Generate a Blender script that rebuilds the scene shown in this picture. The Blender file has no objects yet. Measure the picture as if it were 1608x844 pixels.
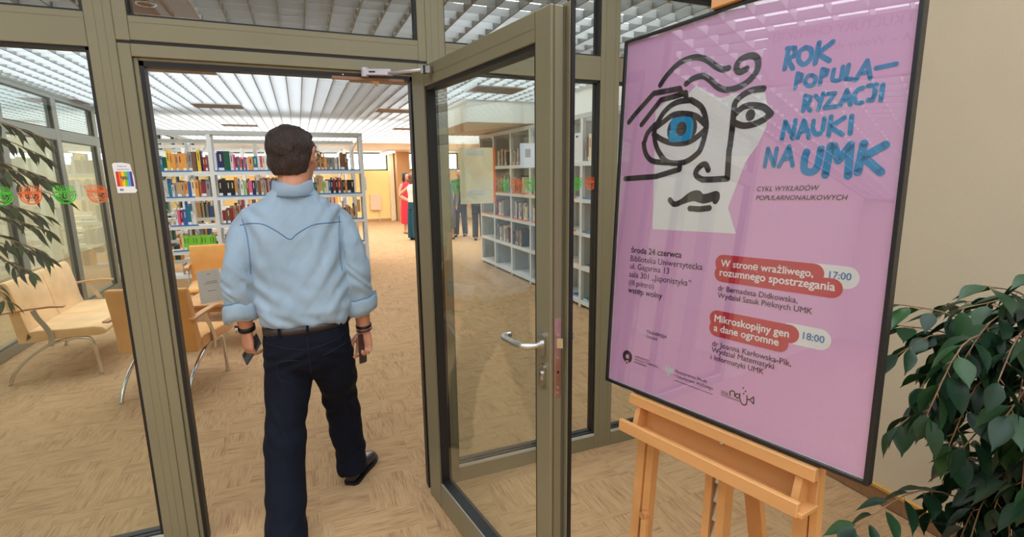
import bpy, bmesh, math, random
import numpy as np
from mathutils import Vector, Matrix, Euler
from mathutils.bvhtree import BVHTree

SC = bpy.context.scene
COL = SC.collection

# ------------------------------------------------------------------ camera
cam_data = bpy.data.cameras.new('camera')
cam_data.sensor_width = 36.0
cam_data.sensor_fit = 'HORIZONTAL'
cam_data.lens = 798.0 / 1608.0 * 36.0
cam_data.clip_start = 0.05
cam_data.clip_end = 200
cam = bpy.data.objects.new('camera', cam_data)
COL.objects.link(cam)
_r = Vector((0.9237, -0.3827, -0.0124)).normalized()      # right
_d = Vector((0.3743, 0.9094, -0.1827)).normalized()       # viewing direction
_u = _r.cross(_d).normalized()
_r = _d.cross(_u).normalized()
cam.matrix_world = Matrix(((_r.x, _u.x, -_d.x, 0.0), (_r.y, _u.y, -_d.y, 0.0), (_r.z, _u.z, -_d.z, 1.6), (0, 0, 0, 1)))
SC.camera = cam

# ------------------------------------------------------------------ world, exposure
world = bpy.data.worlds.new('world')
SC.world = world
world.use_nodes = True
world.node_tree.nodes['Background'].inputs[0].default_value = (0.93, 0.97, 1.0, 1)
world.node_tree.nodes['Background'].inputs[1].default_value = 6.0
SC.view_settings.view_transform = 'Standard'
SC.view_settings.look = 'None'
SC.view_settings.exposure = 0.33
SC.view_settings.gamma = 1.0
SC.view_settings.use_curve_mapping = False
SC.render.use_persistent_data = False
try:
    SC.cycles.use_denoising = True
    SC.cycles.max_bounces = 9
    SC.cycles.diffuse_bounces = 5
    SC.cycles.glossy_bounces = 4
    SC.cycles.transparent_max_bounces = 24
    SC.cycles.sample_clamp_indirect = 4.0
    SC.cycles.caustics_reflective = False
    SC.cycles.caustics_refractive = False
except Exception:
    pass

SKY = 3.2        # luminance of the daylight panels above the louvres

# ------------------------------------------------------------------ materials
MATS = {}
def lin(c):
    return tuple((x / 12.92 if x <= 0.04045 else ((x + 0.055) / 1.055) ** 2.4) for x in c)
def rgb(r, g, b):
    return lin((r / 255.0, g / 255.0, b / 255.0))
def nd(nt, t, **kw):
    n = nt.nodes.new(t)
    for k, v in kw.items():
        setattr(n, k, v)
    return n
def mat(name, col, rough=0.5, metal=0.0, var=0.0, vscale=8.0, bump=0.0, bscale=60.0, coat=0.0, spec=0.5, sheen=0.0, stretch=None, island=False):
    if name in MATS:
        return MATS[name]
    m = bpy.data.materials.new(name)
    m.use_nodes = True
    nt = m.node_tree
    b = nt.nodes['Principled BSDF']
    b.inputs['Base Color'].default_value = (*col, 1)
    b.inputs['Roughness'].default_value = rough
    b.inputs['Metallic'].default_value = metal
    b.inputs['Specular IOR Level'].default_value = spec
    if coat: b.inputs['Coat Weight'].default_value = coat
    if sheen: b.inputs['Sheen Weight'].default_value = sheen
    tc = nd(nt, 'ShaderNodeTexCoord')
    mp = nd(nt, 'ShaderNodeMapping')
    nt.links.new(tc.outputs['Object'], mp.inputs['Vector'])
    if stretch: mp.inputs['Scale'].default_value = stretch
    n = nd(nt, 'ShaderNodeTexNoise')
    n.inputs['Scale'].default_value = vscale
    n.inputs['Detail'].default_value = 5
    nt.links.new(mp.outputs[0], n.inputs['Vector'])
    if var:
        mr = nd(nt, 'ShaderNodeMapRange')
        mr.inputs['From Min'].default_value = 0.3; mr.inputs['From Max'].default_value = 0.7
        mr.inputs['To Min'].default_value = 1 - var; mr.inputs['To Max'].default_value = 1 + var
        nt.links.new(n.outputs['Fac'], mr.inputs['Value'])
        mx = nd(nt, 'ShaderNodeVectorMath', operation='MULTIPLY')
        mx.inputs[0].default_value = col
        nt.links.new(mr.outputs[0], mx.inputs[1])
        nt.links.new(mx.outputs[0], b.inputs['Base Color'])
    if bump:
        n2 = nd(nt, 'ShaderNodeTexNoise')
        n2.inputs['Scale'].default_value = bscale
        n2.inputs['Detail'].default_value = 3
        nt.links.new(mp.outputs[0], n2.inputs['Vector'])
        bp = nd(nt, 'ShaderNodeBump')
        bp.inputs['Strength'].default_value = bump
        bp.inputs['Distance'].default_value = 0.01
        nt.links.new(n2.outputs['Fac'], bp.inputs['Height'])
        nt.links.new(bp.outputs[0], b.inputs['Normal'])
    MATS[name] = m
    return m
def emis(name, col, s):
    m = bpy.data.materials.new(name); m.use_nodes = True
    nt = m.node_tree; nt.nodes.clear()
    e = nd(nt, 'ShaderNodeEmission'); e.inputs[0].default_value = (*col, 1); e.inputs[1].default_value = s
    o = nd(nt, 'ShaderNodeOutputMaterial'); nt.links.new(e.outputs[0], o.inputs[0])
    MATS[name] = m
    return m
def glass_mat(name, tint, ior=1.5, rough=0.0):
    m = bpy.data.materials.new(name); m.use_nodes = True
    nt = m.node_tree; nt.nodes.clear()
    t = nd(nt, 'ShaderNodeBsdfTransparent'); t.inputs[0].default_value = (*tint, 1)
    g = nd(nt, 'ShaderNodeBsdfGlossy'); g.inputs[0].default_value = (1, 1, 1, 1); g.inputs['Roughness'].default_value = rough
    f = nd(nt, 'ShaderNodeFresnel')
    # the pane has two parallel faces: give the inner side of each face the same outer Fresnel curve
    ge = nd(nt, 'ShaderNodeNewGeometry'); mi = nd(nt, 'ShaderNodeMix'); mi.data_type = 'FLOAT'
    mi.inputs[2].default_value = ior; mi.inputs[3].default_value = 1 / ior
    nt.links.new(ge.outputs['Backfacing'], mi.inputs[0]); nt.links.new(mi.outputs[0], f.inputs[0])
    mx = nd(nt, 'ShaderNodeMixShader')
    nt.links.new(f.outputs[0], mx.inputs[0]); nt.links.new(t.outputs[0], mx.inputs[1]); nt.links.new(g.outputs[0], mx.inputs[2])
    o = nd(nt, 'ShaderNodeOutputMaterial'); nt.links.new(mx.outputs[0], o.inputs[0])
    MATS[name] = m
    return m

M_ALU = mat('olive_aluminium', rgb(136, 129, 104), 0.42, 0.25, var=0.04, vscale=3, bump=0.03, bscale=400)
M_ALU_D = mat('olive_aluminium_groove', rgb(98, 92, 74), 0.45, 0.25)
M_SEAM = mat('aluminium_joint', rgb(120, 113, 91), 0.5, 0.2)
M_ALU_G = mat('grey_green_aluminium', rgb(142, 146, 136), 0.42, 0.25)
M_RUB = mat('black_rubber', rgb(22, 21, 22), 0.5)
M_SILL = mat('bright_sill_bead', rgb(205, 208, 200), 0.3, 0.5)
M_GLASS = glass_mat('clear_glass', (0.965, 0.985, 0.972))
M_GLASS_D = glass_mat('pale_green_glass', (0.90, 0.945, 0.925))
M_WALL = mat('beige_wall_paint', rgb(210, 196, 170), 0.85, bump=0.08, bscale=120, var=0.015, vscale=2)
M_CREAM = mat('cream_wall_paint', rgb(240, 228, 196), 0.85)
M_YEL = mat('yellow_wall_paint', rgb(253, 228, 158), 0.85, var=0.03, vscale=0.7)
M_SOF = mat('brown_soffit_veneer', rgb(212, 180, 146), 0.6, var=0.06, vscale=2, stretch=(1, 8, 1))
M_PILLAR = mat('tan_pillar_veneer', rgb(196, 152, 108), 0.6, var=0.05, vscale=2)
M_BLADE = mat('white_louvre_enamel', rgb(216, 219, 222), 0.45)
M_BLADE_L = mat('louvre_shade_enamel', rgb(138, 140, 138), 0.45)  # darker than the white enamel: shade on the blade sides put into the colour
M_PANEL = mat('taupe_ceiling_panel', rgb(140, 124, 106), 0.7, var=0.05, vscale=5)
M_PLEN = mat('taupe_plenum', rgb(150, 128, 102), 0.8)
M_SKY = emis('daylight_panel', (0.88, 0.95, 1.0), SKY)
M_SKYW = emis('warm_daylight_panel', (1.0, 0.98, 0.94), SKY * 1.5)
M_TUBE = emis('lamp_diffuser', (1.0, 0.97, 0.9), 12.0)
M_WHITE = mat('white_shelf_enamel', rgb(226, 228, 226), 0.4)
M_SHGREY = mat('grey_shelf_enamel', rgb(188, 190, 186), 0.4)
M_BLUE = mat('blue_label_strip', rgb(62, 124, 186), 0.4)
M_PAPER = mat('white_paper', rgb(238, 238, 240), 0.7)
M_CHROME = mat('chrome', (0.72, 0.72, 0.73), 0.14, 1.0)
M_STEEL = mat('brushed_steel', (0.62, 0.61, 0.59), 0.27, 1.0)
M_WOOD = mat('beech_wood', rgb(206, 150, 92), 0.42, var=0.13, vscale=9, stretch=(1, 1, 0.12), bump=0.04, bscale=200)
M_WOODX = mat('beech_wood_long', rgb(206, 150, 92), 0.42, var=0.13, vscale=9, stretch=(1, 0.12, 1), bump=0.04, bscale=200)
M_WOODE = mat('beech_end_grain', rgb(196, 132, 78), 0.5, var=0.1, vscale=60)
M_ARMW = mat('beech_armrest', rgb(206, 152, 98), 0.4, var=0.08, vscale=7)
M_SUEDE = mat('peach_suede', rgb(240, 194, 132), 0.9, var=0.13, vscale=5.0, bump=0.15, bscale=500, sheen=0.4)
M_SUEDE_D = mat('tan_suede', rgb(224, 160, 84), 0.9, var=0.08, vscale=5.0, bump=0.15, bscale=500, sheen=0.4)
M_BLACK = mat('black_frame', rgb(24, 23, 28), 0.35)

def carpet(name, obj_space):
    m = bpy.data.materials.new(name); m.use_nodes = True
    nt = m.node_tree; b = nt.nodes['Principled BSDF']
    b.inputs['Roughness'].default_value = 0.95; b.inputs['Specular IOR Level'].default_value = 0.15
    L = nt.links.new
    tc = nd(nt, 'ShaderNodeTexCoord')
    oi = nd(nt, 'ShaderNodeObjectInfo')
    off = nd(nt, 'ShaderNodeVectorMath', operation='MULTIPLY'); off.inputs[1].default_value = (37, 91, 5)
    comb = nd(nt, 'ShaderNodeCombineXYZ')
    L(oi.outputs['Random'], comb.inputs[0]); L(oi.outputs['Random'], comb.inputs[1]); L(comb.outputs[0], off.inputs[0])
    add = nd(nt, 'ShaderNodeVectorMath', operation='ADD')
    L(tc.outputs['Object'], add.inputs[0]); L(off.outputs[0], add.inputs[1])
    def streak(scx, scy, det):
        m_ = nd(nt, 'ShaderNodeMapping'); m_.inputs['Scale'].default_value = (scx, scy, 1)
        L(add.outputs[0], m_.inputs['Vector'])
        q = nd(nt, 'ShaderNodeTexNoise'); q.inputs['Scale'].default_value = 1.0; q.inputs['Detail'].default_value = det; q.inputs['Roughness'].default_value = 0.6
        L(m_.outputs[0], q.inputs['Vector']); return q
    # patches about a hand wide whose pile runs now along, now across
    wob = nd(nt, 'ShaderNodeTexNoise'); wob.inputs['Scale'].default_value = 9; L(add.outputs[0], wob.inputs['Vector'])
    wv = nd(nt, 'ShaderNodeVectorMath', operation='MULTIPLY_ADD'); wv.inputs[1].default_value = (.05, .05, 0); L(wob.outputs['Color'], wv.inputs[0]); L(add.outputs[0], wv.inputs[2])
    mc = nd(nt, 'ShaderNodeMapping'); mc.inputs['Scale'].default_value = (1, 1.55, 0); L(wv.outputs[0], mc.inputs['Vector'])
    ck = nd(nt, 'ShaderNodeTexChecker'); ck.inputs['Scale'].default_value = 2.6; L(mc.outputs[0], ck.inputs['Vector'])
    def pick(a, c):
        m_ = nd(nt, 'ShaderNodeMix'); m_.data_type = 'FLOAT'; L(ck.outputs['Fac'], m_.inputs[0]); L(a.outputs['Fac'], m_.inputs[2]); L(c.outputs['Fac'], m_.inputs[3]); return m_
    n = pick(streak(7.0, 150, 4), streak(150, 7.0, 4))
    n2 = pick(streak(3.5, 16, 3), streak(16, 3.5, 3))
    ma = nd(nt, 'ShaderNodeMath', operation='MULTIPLY_ADD'); ma.inputs[1].default_value = 0.55
    L(n2.outputs[0], ma.inputs[0]); L(n.outputs[0], ma.inputs[2])
    cr = nd(nt, 'ShaderNodeValToRGB')
    e = cr.color_ramp.elements
    e[0].position = 0.56; e[0].color = (*rgb(146, 112, 82), 1)
    e[1].position = 0.84; e[1].color = (*rgb(188, 153, 113), 1)
    x = cr.color_ramp.elements.new(0.69); x.color = (*rgb(171, 135, 98), 1)
    L(ma.outputs[0], cr.inputs[0])
    fine = nd(nt, 'ShaderNodeTexNoise'); fine.inputs['Scale'].default_value = 420; fine.inputs['Detail'].default_value = 2
    L(tc.outputs['Object'], fine.inputs['Vector'])
    mr = nd(nt, 'ShaderNodeMapRange'); mr.inputs['To Min'].default_value = 0.86; mr.inputs['To Max'].default_value = 1.14
    L(fine.outputs['Fac'], mr.inputs['Value'])
    mx = nd(nt, 'ShaderNodeVectorMath', operation='MULTIPLY'); L(cr.outputs[0], mx.inputs[0]); L(mr.outputs[0], mx.inputs[1])
    L(mx.outputs[0], b.inputs['Base Color'])
    bp = nd(nt, 'ShaderNodeBump'); bp.inputs['Strength'].default_value = 0.35; bp.inputs['Distance'].default_value = 0.004
    hm = nd(nt, 'ShaderNodeMath', operation='ADD'); L(fine.outputs['Fac'], hm.inputs[0]); L(n.outputs[0], hm.inputs[1])
    L(hm.outputs[0], bp.inputs['Height']); L(bp.outputs[0], b.inputs['Normal'])
    MATS[name] = m
    return m
M_CARPET = carpet('carpet_tile', True)

# ------------------------------------------------------------------ mesh helpers
class MB:
    def __init__(s):
        s.v = []; s.f = []; s.mi = []; s.cur = 0
    def m(s, i):
        s.cur = i; return s
    def add(s, vs, fs):
        o = len(s.v)
        s.v.extend([tuple(v) for v in vs])
        for f in fs:
            s.f.append([o + i for i in f]); s.mi.append(s.cur)
        return s
    def box(s, a, b):
        x0, y0, z0 = a; x1, y1, z1 = b
        return s.add([(x0, y0, z0), (x1, y0, z0), (x1, y1, z0), (x0, y1, z0), (x0, y0, z1), (x1, y0, z1), (x1, y1, z1), (x0, y1, z1)],
                     [(0, 3, 2, 1), (4, 5, 6, 7), (0, 1, 5, 4), (1, 2, 6, 5), (2, 3, 7, 6), (3, 0, 4, 7)])
    def cbox(s, a, b, c=0.004):
        """box with chamfered edges"""
        x0, y0, z0 = a; x1, y1, z1 = b
        cx, cy, cz = (x0 + x1) / 2, (y0 + y1) / 2, (z0 + z1) / 2
        hx, hy, hz = abs(x1 - x0) / 2, abs(y1 - y0) / 2, abs(z1 - z0) / 2
        c = min(c, hx * .9, hy * .9, hz * .9)
        vs = []; idx = {}
        for sx in (-1, 1):
            for sy in (-1, 1):
                for sz in (-1, 1):
                    for k, d in enumerate(((0, c, c), (c, 0, c), (c, c, 0))):
                        idx[(sx, sy, sz, k)] = len(vs)
                        vs.append((cx + sx * (hx - d[0]), cy + sy * (hy - d[1]), cz + sz * (hz - d[2])))
        fs = []
        I = idx
        for sg in (-1, 1):
            fs.append([I[(sg, -1, -1, 0)], I[(sg, 1, -1, 0)], I[(sg, 1, 1, 0)], I[(sg, -1, 1, 0)]][::sg])
            fs.append([I[(-1, sg, -1, 1)], I[(-1, sg, 1, 1)], I[(1, sg, 1, 1)], I[(1, sg, -1, 1)]][::sg])
            fs.append([I[(-1, -1, sg, 2)], I[(1, -1, sg, 2)], I[(1, 1, sg, 2)], I[(-1, 1, sg, 2)]][::sg])
        for a1 in (-1, 1):
            for a2 in (-1, 1):
                fs.append([I[(a1, a2, -1, 0)], I[(a1, a2, 1, 0)], I[(a1, a2, 1, 1)], I[(a1, a2, -1, 1)]])
                fs.append([I[(a1, -1, a2, 0)], I[(a1, 1, a2, 0)], I[(a1, 1, a2, 2)], I[(a1, -1, a2, 2)]])
                fs.append([I[(-1, a1, a2, 1)], I[(1, a1, a2, 1)], I[(1, a1, a2, 2)], I[(-1, a1, a2, 2)]])
        for sx in (-1, 1):
            for sy in (-1, 1):
                for sz in (-1, 1):
                    fs.append([I[(sx, sy, sz, 0)], I[(sx, sy, sz, 1)], I[(sx, sy, sz, 2)]])
        return s.add(vs, fs)
    def obox(s, p, q, w, h, up=(0, 0, 1)):
        """bar from p to q, w across, h along up"""
        p = Vector(p); q = Vector(q); d = (q - p).normalized()
        up = Vector(up)
        sd = d.cross(up)
        if sd.length < 1e-5: sd = d.cross(Vector((1, 0, 0)))
        sd.normalize(); u = sd.cross(d).normalized()
        vs = []
        for c in (p, q):
            for a, b in ((-1, -1), (1, -1), (1, 1), (-1, 1)):
                vs.append(c + sd * a * w / 2 + u * b * h / 2)
        return s.add(vs, [(0, 1, 2, 3), (7, 6, 5, 4), (0, 4, 5, 1), (1, 5, 6, 2), (2, 6, 7, 3), (3, 7, 4, 0)])
    def tube(s, pts, r, n=8, closed=False, caps=True):
        pts = [Vector(p) for p in pts]; N = len(pts)
        rr = r if hasattr(r, '__len__') else [r] * N
        T = []
        for i in range(N):
            if closed: t = pts[(i + 1) % N] - pts[i - 1]
            else: t = pts[min(i + 1, N - 1)] - pts[max(i - 1, 0)]
            T.append(t.normalized() if t.length > 1e-9 else Vector((0, 0, 1)))
        a = T[0].cross(Vector((0, 0, 1)))
        if a.length < 0.1: a = T[0].cross(Vector((1, 0, 0)))
        a.normalize()
        vs = []
        for i in range(N):
            if i:
                a = a - T[i] * a.dot(T[i])
                if a.length < 1e-6: a = T[i].orthogonal()
                a.normalize()
            b = T[i].cross(a)
            for k in range(n):
                an = 2 * math.pi * k / n
                vs.append(pts[i] + (a * math.cos(an) + b * math.sin(an)) * rr[i])
        fs = []
        for i in range(N if closed else N - 1):
            j = (i + 1) % N
            for k in range(n):
                l = (k + 1) % n
                fs.append((i * n + k, i * n + l, j * n + l, j * n + k))
        if caps and not closed:
            fs.append(tuple(range(n))[::-1]); fs.append(tuple((N - 1) * n + k for k in range(n)))
        return s.add(vs, fs)
    def loft(s, rings, caps=True):
        n = len(rings[0]); vs = [p for r in rings for p in r]; fs = []
        for i in range(len(rings) - 1):
            for k in range(n):
                l = (k + 1) % n
                fs.append((i * n + k, i * n + l, (i + 1) * n + l, (i + 1) * n + k))
        if caps:
            fs.append(tuple(range(n))[::-1]); fs.append(tuple((len(rings) - 1) * n + k for k in range(n)))
        return s.add(vs, fs)
    def prism(s, poly, ax, a, b):
        """extrude 2D polygon along axis ax ('x','y','z') between a and b"""
        def P(u, v, w):
            return {'x': (w, u, v), 'y': (u, w, v), 'z': (u, v, w)}[ax]
        n = len(poly)
        vs = [P(u, v, a) for u, v in poly] + [P(u, v, b) for u, v in poly]
        fs = [tuple(range(n))[::-1], tuple(range(n, 2 * n))] + [(i, (i + 1) % n, n + (i + 1) % n, n + i) for i in range(n)]
        return s.add(vs, fs)
    def ball(s, c, r, n=12, m=8, R=None):
        rx, ry, rz = (r, r, r) if not hasattr(r, '__len__') else r
        vs = []
        for i in range(1, m):
            th = math.pi * i / m
            for k in range(n):
                ph = 2 * math.pi * k / n
                vs.append(Vector((rx * math.sin(th) * math.cos(ph), ry * math.sin(th) * math.sin(ph), rz * math.cos(th))))
        vs.append(Vector((0, 0, rz))); vs.append(Vector((0, 0, -rz)))
        if R is not None: vs = [R @ v for v in vs]
        vs = [v + Vector(c) for v in vs]
        fs = []
        for i in range(m - 2):
            for k in range(n):
                l = (k + 1) % n
                fs.append((i * n + k, (i + 1) * n + k, (i + 1) * n + l, i * n + l))
        t = (m - 1) * n
        for k in range(n):
            l = (k + 1) % n
            fs.append((t, k, l)); fs.append((t + 1, (m - 2) * n + l, (m - 2) * n + k))
        return s.add(vs, fs)
    def cyl(s, p, q, r, n=16, r2=None):
        return s.tube([p, q], [r, r if r2 is None else r2], n)
    def mesh(s, name, mats, smooth=False):
        me = bpy.data.meshes.new(name)
        me.from_pydata(s.v, [], s.f)
        if not isinstance(mats, (list, tuple)): mats = [mats]
        for m in mats: me.materials.append(m)
        if len(mats) > 1: me.polygons.foreach_set('material_index', s.mi)
        bm = bmesh.new(); bm.from_mesh(me); bmesh.ops.recalc_face_normals(bm, faces=bm.faces); bm.to_mesh(me); bm.free()
        if smooth:
            me.polygons.foreach_set('use_smooth', [True] * len(me.polygons))
            if smooth == 'auto':
                try: me.set_sharp_from_angle(angle=math.radians(38))
                except Exception: pass
        me.update()
        return me
    def build(s, name, mats, parent=None, smooth=False, w=False):
        return link(name, s.mesh(name, mats, smooth), parent, w)

def root_of(o):
    while o.parent: o = o.parent
    return o
def link(name, me, parent=None, w=False, loc=None, rot=None):
    """w=True: the mesh is given in world coordinates although it has a parent"""
    o = bpy.data.objects.new(name, me)
    COL.objects.link(o)
    if parent is not None:
        o.parent = parent
        if w and parent.parent is None:
            o.matrix_parent_inverse = Matrix.LocRotScale(parent.location, parent.rotation_euler, None).inverted()
    if loc is not None: o.location = loc
    if rot is not None: o.rotation_euler = rot
    return o
def tag(o, label=None, cat=None, group=None, kind=None):
    if label: o['label'] = label
    if cat: o['category'] = cat
    if group: o['group'] = group
    if kind: o['kind'] = kind
    return o
def thing(name, label, cat, loc=(0, 0, 0), rotz=0.0, group=None, kind=None):
    o = bpy.data.objects.new(name, None)
    COL.objects.link(o)
    o.empty_display_size = 0.1
    o.location = loc; o.rotation_euler = (0, 0, rotz)
    return tag(o, label, cat, group, kind)
def struct(name, loc=(0, 0, 0), label=None):
    o = bpy.data.objects.new(name, None); COL.objects.link(o); o.location = loc
    o['kind'] = 'structure'
    if label: o['label'] = label
    return o
def copy_tree(src, parent=None):
    c = src.copy(); COL.objects.link(c)
    if parent is not None: c.parent = parent
    for ch in list(src.children): copy_tree(ch, c)
    return c
def catmull(pts, sub=6, closed=False):
    P = [Vector(p) for p in pts]; n = len(P); out = []
    for i in range(n if closed else n - 1):
        if closed: p0, p1, p2, p3 = P[i - 1], P[i], P[(i + 1) % n], P[(i + 2) % n]
        else: p0, p1, p2, p3 = P[max(i - 1, 0)], P[i], P[i + 1], P[min(i + 2, n - 1)]
        for k in range(sub):
            t = k / sub
            out.append(0.5 * ((2 * p1) + (p2 - p0) * t + (2 * p0 - 5 * p1 + 4 * p2 - p3) * t * t + (3 * p1 - p0 - 3 * p2 + p3) * t ** 3))
    if not closed: out.append(P[-1])
    return out
_TXT = {}
def text_mesh(body, width=None, size=None, bold=0.0, shear=0.0, align='LEFT'):
    """flat lettering in the XY plane starting at the origin, scaled to a width"""
    c = bpy.data.curves.new('lettering', 'FONT')
    c.body = body; c.size = 1.0; c.offset = 0; c.shear = shear; c.resolution_u = 3; c.align_x = align
    o = bpy.data.objects.new('tmp', c); COL.objects.link(o)
    dg = bpy.context.evaluated_depsgraph_get()
    me = bpy.data.meshes.new_from_object(o.evaluated_get(dg))
    bpy.data.objects.remove(o); bpy.data.curves.remove(c)
    co = np.empty(len(me.vertices) * 3); me.vertices.foreach_get('co', co); co = co.reshape(-1, 3)
    x0, x1 = co[:, 0].min(), co[:, 0].max()
    sc = (width / (x1 - x0)) if width else size
    if align == 'LEFT': co[:, 0] -= x0
    co *= sc
    me.vertices.foreach_set('co', co.ravel()); me.update()
    if bold:                      # heavier weight: the same outline repeated a stroke's breadth apart
        d = bold * sc
        fs = [tuple(p.vertices) for p in me.polygons]; vs = []; ff = []
        for i, (dx, dy) in enumerate(((-d, 0), (d, 0), (0, d * .8), (0, -d * .8))):
            o_ = len(vs); vs += [(v[0] + dx, v[1] + dy, i * .000004) for v in co]; ff += [tuple(o_ + k for k in f) for f in fs]
        bpy.data.meshes.remove(me)
        me = bpy.data.meshes.new('lettering'); me.from_pydata(vs, [], ff); me.update()
    return me
def remesh(mb, name, mats, voxel, smooth_it=4, parent=None, w=True, fac=0.5, disp=None):
    """fuse the overlapping solids of mb into one continuous skin"""
    me = mb.mesh(name, mats)
    o = bpy.data.objects.new('tmp', me); COL.objects.link(o)
    r = o.modifiers.new('r', 'REMESH'); r.mode = 'VOXEL'; r.voxel_size = voxel; r.use_smooth_shade = True
    if smooth_it:
        s = o.modifiers.new('s', 'SMOOTH'); s.iterations = smooth_it; s.factor = fac
    dg = bpy.context.evaluated_depsgraph_get()
    out = bpy.data.meshes.new_from_object(o.evaluated_get(dg))
    bpy.data.objects.remove(o); bpy.data.meshes.remove(me)
    out.name = name
    if disp is not None:
        n = len(out.vertices)
        co = np.empty(n * 3); out.vertices.foreach_get('co', co); co = co.reshape(-1, 3)
        no = np.empty(n * 3); out.vertex_normals.foreach_get('vector', no); no = no.reshape(-1, 3)
        co = co + no * disp(co)[:, None]
        out.vertices.foreach_set('co', co.ravel())
    out.polygons.foreach_set('use_smooth', [True] * len(out.polygons))
    out.update()
    return link(name, out, parent, w)

# ================================================================== THE SETTING
ZC = 2.6          # louvre ceiling
YF, YB = 2.367, 2.437     # front and back faces of the glazed partition
YG = 2.398        # glass plane
XL = -2.563       # glazed wall on the library's left
PI = 0.154        # louvre pitch

# ---- floor of carpet tiles
fl = MB().box((-9, -4.5, -0.05), (6, 19.2, -0.004)).build('floor', M_CARPET)
tag(fl, kind='structure', label='beige streaked carpet tile floor')
tile = MB().cbox((-0.2498, -0.2498, -0.004), (0.2498, 0.2498, 0.0), 0.0005).mesh('carpet_tile', M_CARPET)
rnd = random.Random(4)
for j in range(28):
    for i in range(10):
        t = link('carpet_tile', tile, fl)
        t.location = (-2.42 + 0.5 * i + 0.14, 0.55 + 0.5 * j, 0)
        t.rotation_euler = (0, 0, (math.pi / 2 if (i + j) % 2 else 0) + (math.pi if rnd.random() < .5 else 0))

# ---- ceiling: egg-crate louvres hung below a plenum with daylight panels
ceil = struct('ceiling')
CX0, CX1, CY0, CY1 = -8.9, 5.9, -4.4, 16.6
MB().box((CX0, CY0, 3.05), (CX1, CY1, 3.15)).build('plenum_slab', M_PLEN, ceil)
# closing edges of the plenum
b = MB(); b.box((CX0 - .1, CY0, 2.55), (CX0, CY1, 3.1)); b.box((CX1, CY0, 2.55), (CX1 + .1, CY1, 3.1)); b.box((CX0, CY0 - .1, 2.55), (CX1, CY0, 3.1)); b.box((CX0, CY1, 2.41), (CX1, CY1 + .08, 3.1))
b.build('plenum_edge', M_SOF, ceil)
BH = 0.05
PANELS = [(-1.265, 5.49, 4, 3), (-1.265, 8.26, 4, 3), (-1.265, 11.2, 4, 3), (0.583, 5.49, 4, 3), (1.2, 8.1, 4, 3), (1.97, 11.2, 4, 3), (1.97, 5.75, 4, 3), (-0.957, 3.49, 3, 3), (-3.1, 8.26, 4, 3), (-2.19, 3.34, 4, 4), (2.9, 8.1, 3, 3)]
seamx = [-1.881 + PI * k for k in range(-45, 51)]
seamx = [x for x in seamx if CX0 < x < CX1]
lb_long = MB().box((-0.0045, -3.49, 0), (0.0045, 3.49, BH)).mesh('long_blade', M_BLADE_L)
n = 0
for x in seamx:
    for (yc, half) in ((-1.0, 3.4), (5.9, 3.49), (12.9, 3.49)):
        if yc < 0 and not (-8.9 < x < 3): continue
        if yc > 0 and not (-4.6 < x < (5.6 if yc > 9 else 3.3)): continue
        n += 1
        o = link('long_blade', lb_long, ceil); o.location = (x, yc, ZC)
        if yc < 0: o.scale = (1, half / 3.49, 1)
cross_lib = MB().box((-4.0, -0.002, 0.002), (4.0, 0.002, BH - .002)).mesh('cross_blade', M_BLADE)
cross_wide = MB().box((-5.15, -0.002, 0.002), (5.15, 0.002, BH - .002)).mesh('cross_blade', M_BLADE)
y = 2.50
ys = []
while y < CY1: ys.append(y); y += PI
for y in ys:
    if y < 2.42: continue
    o = link('cross_blade', cross_lib if y < 9.3 else cross_wide, ceil); o.location = (-.6 if y < 9.3 else .5, y, ZC)
y = 2.30
cm = MB()
while y > CY0:
    cm.box((-8.8, y - .002, 0 + ZC + .002), (3.0, y + .002, ZC + BH - .002)); y -= PI
o = cm.build('cross_blade_row', M_BLADE, ceil); tag(o, kind='stuff')
for (x0, y0, a, bb) in PANELS:
    x1, y1 = x0 + a * PI, y0 + bb * PI
    p = MB().cbox((x0, y0, ZC - .006), (x1, y1, ZC + BH), 0.003).build('access_panel', M_PANEL, ceil)
    f = MB()
    for (q0, q1) in (((x0 - .008, y0 - .008), (x1 + .008, y0)), ((x0 - .008, y1), (x1 + .008, y1 + .008)), ((x0 - .008, y0), (x0, y1)), ((x1, y0), (x1 + .008, y1))):
        f.box((q0[0], q0[1], ZC - .008), (q1[0], q1[1], ZC + BH))
    f.build('panel_trim', M_BLADE, p)
# speaker grille rosette under the panel by the door
MB().tube([(-0.73 + .05 * math.cos(a), 3.72 + .05 * math.sin(a), ZC - .008) for a in [k * math.pi / 8 for k in range(16)]], .006, 6, closed=True).build('grille_ring', M_STEEL, ceil)
# daylight panels above the louvres
def skylight(x0, y0, x1, y1, m=M_SKY):
    MB().box((x0, y0, 3.0), (x1, y1, 3.045)).build('skylight_panel', m, ceil)
skylight(-2.7, 4.3, 0.42, 8.6)
skylight(-2.7, 9.6, 5.6, 16.3, M_SKYW)
skylight(1.35, 4.1, 3.2, 6.7)
skylight(1.45, 7.0, 2.15, 9.2, M_SKYW)
skylight(-4.5, 2.6, -2.75, 16.3)
skylight(0.95, 3.0, 1.6, 3.5)
skylight(1.75, 2.62, 2.75, 3.3)
skylight(-8.6, -4.2, 2.4, 2.1)
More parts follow.
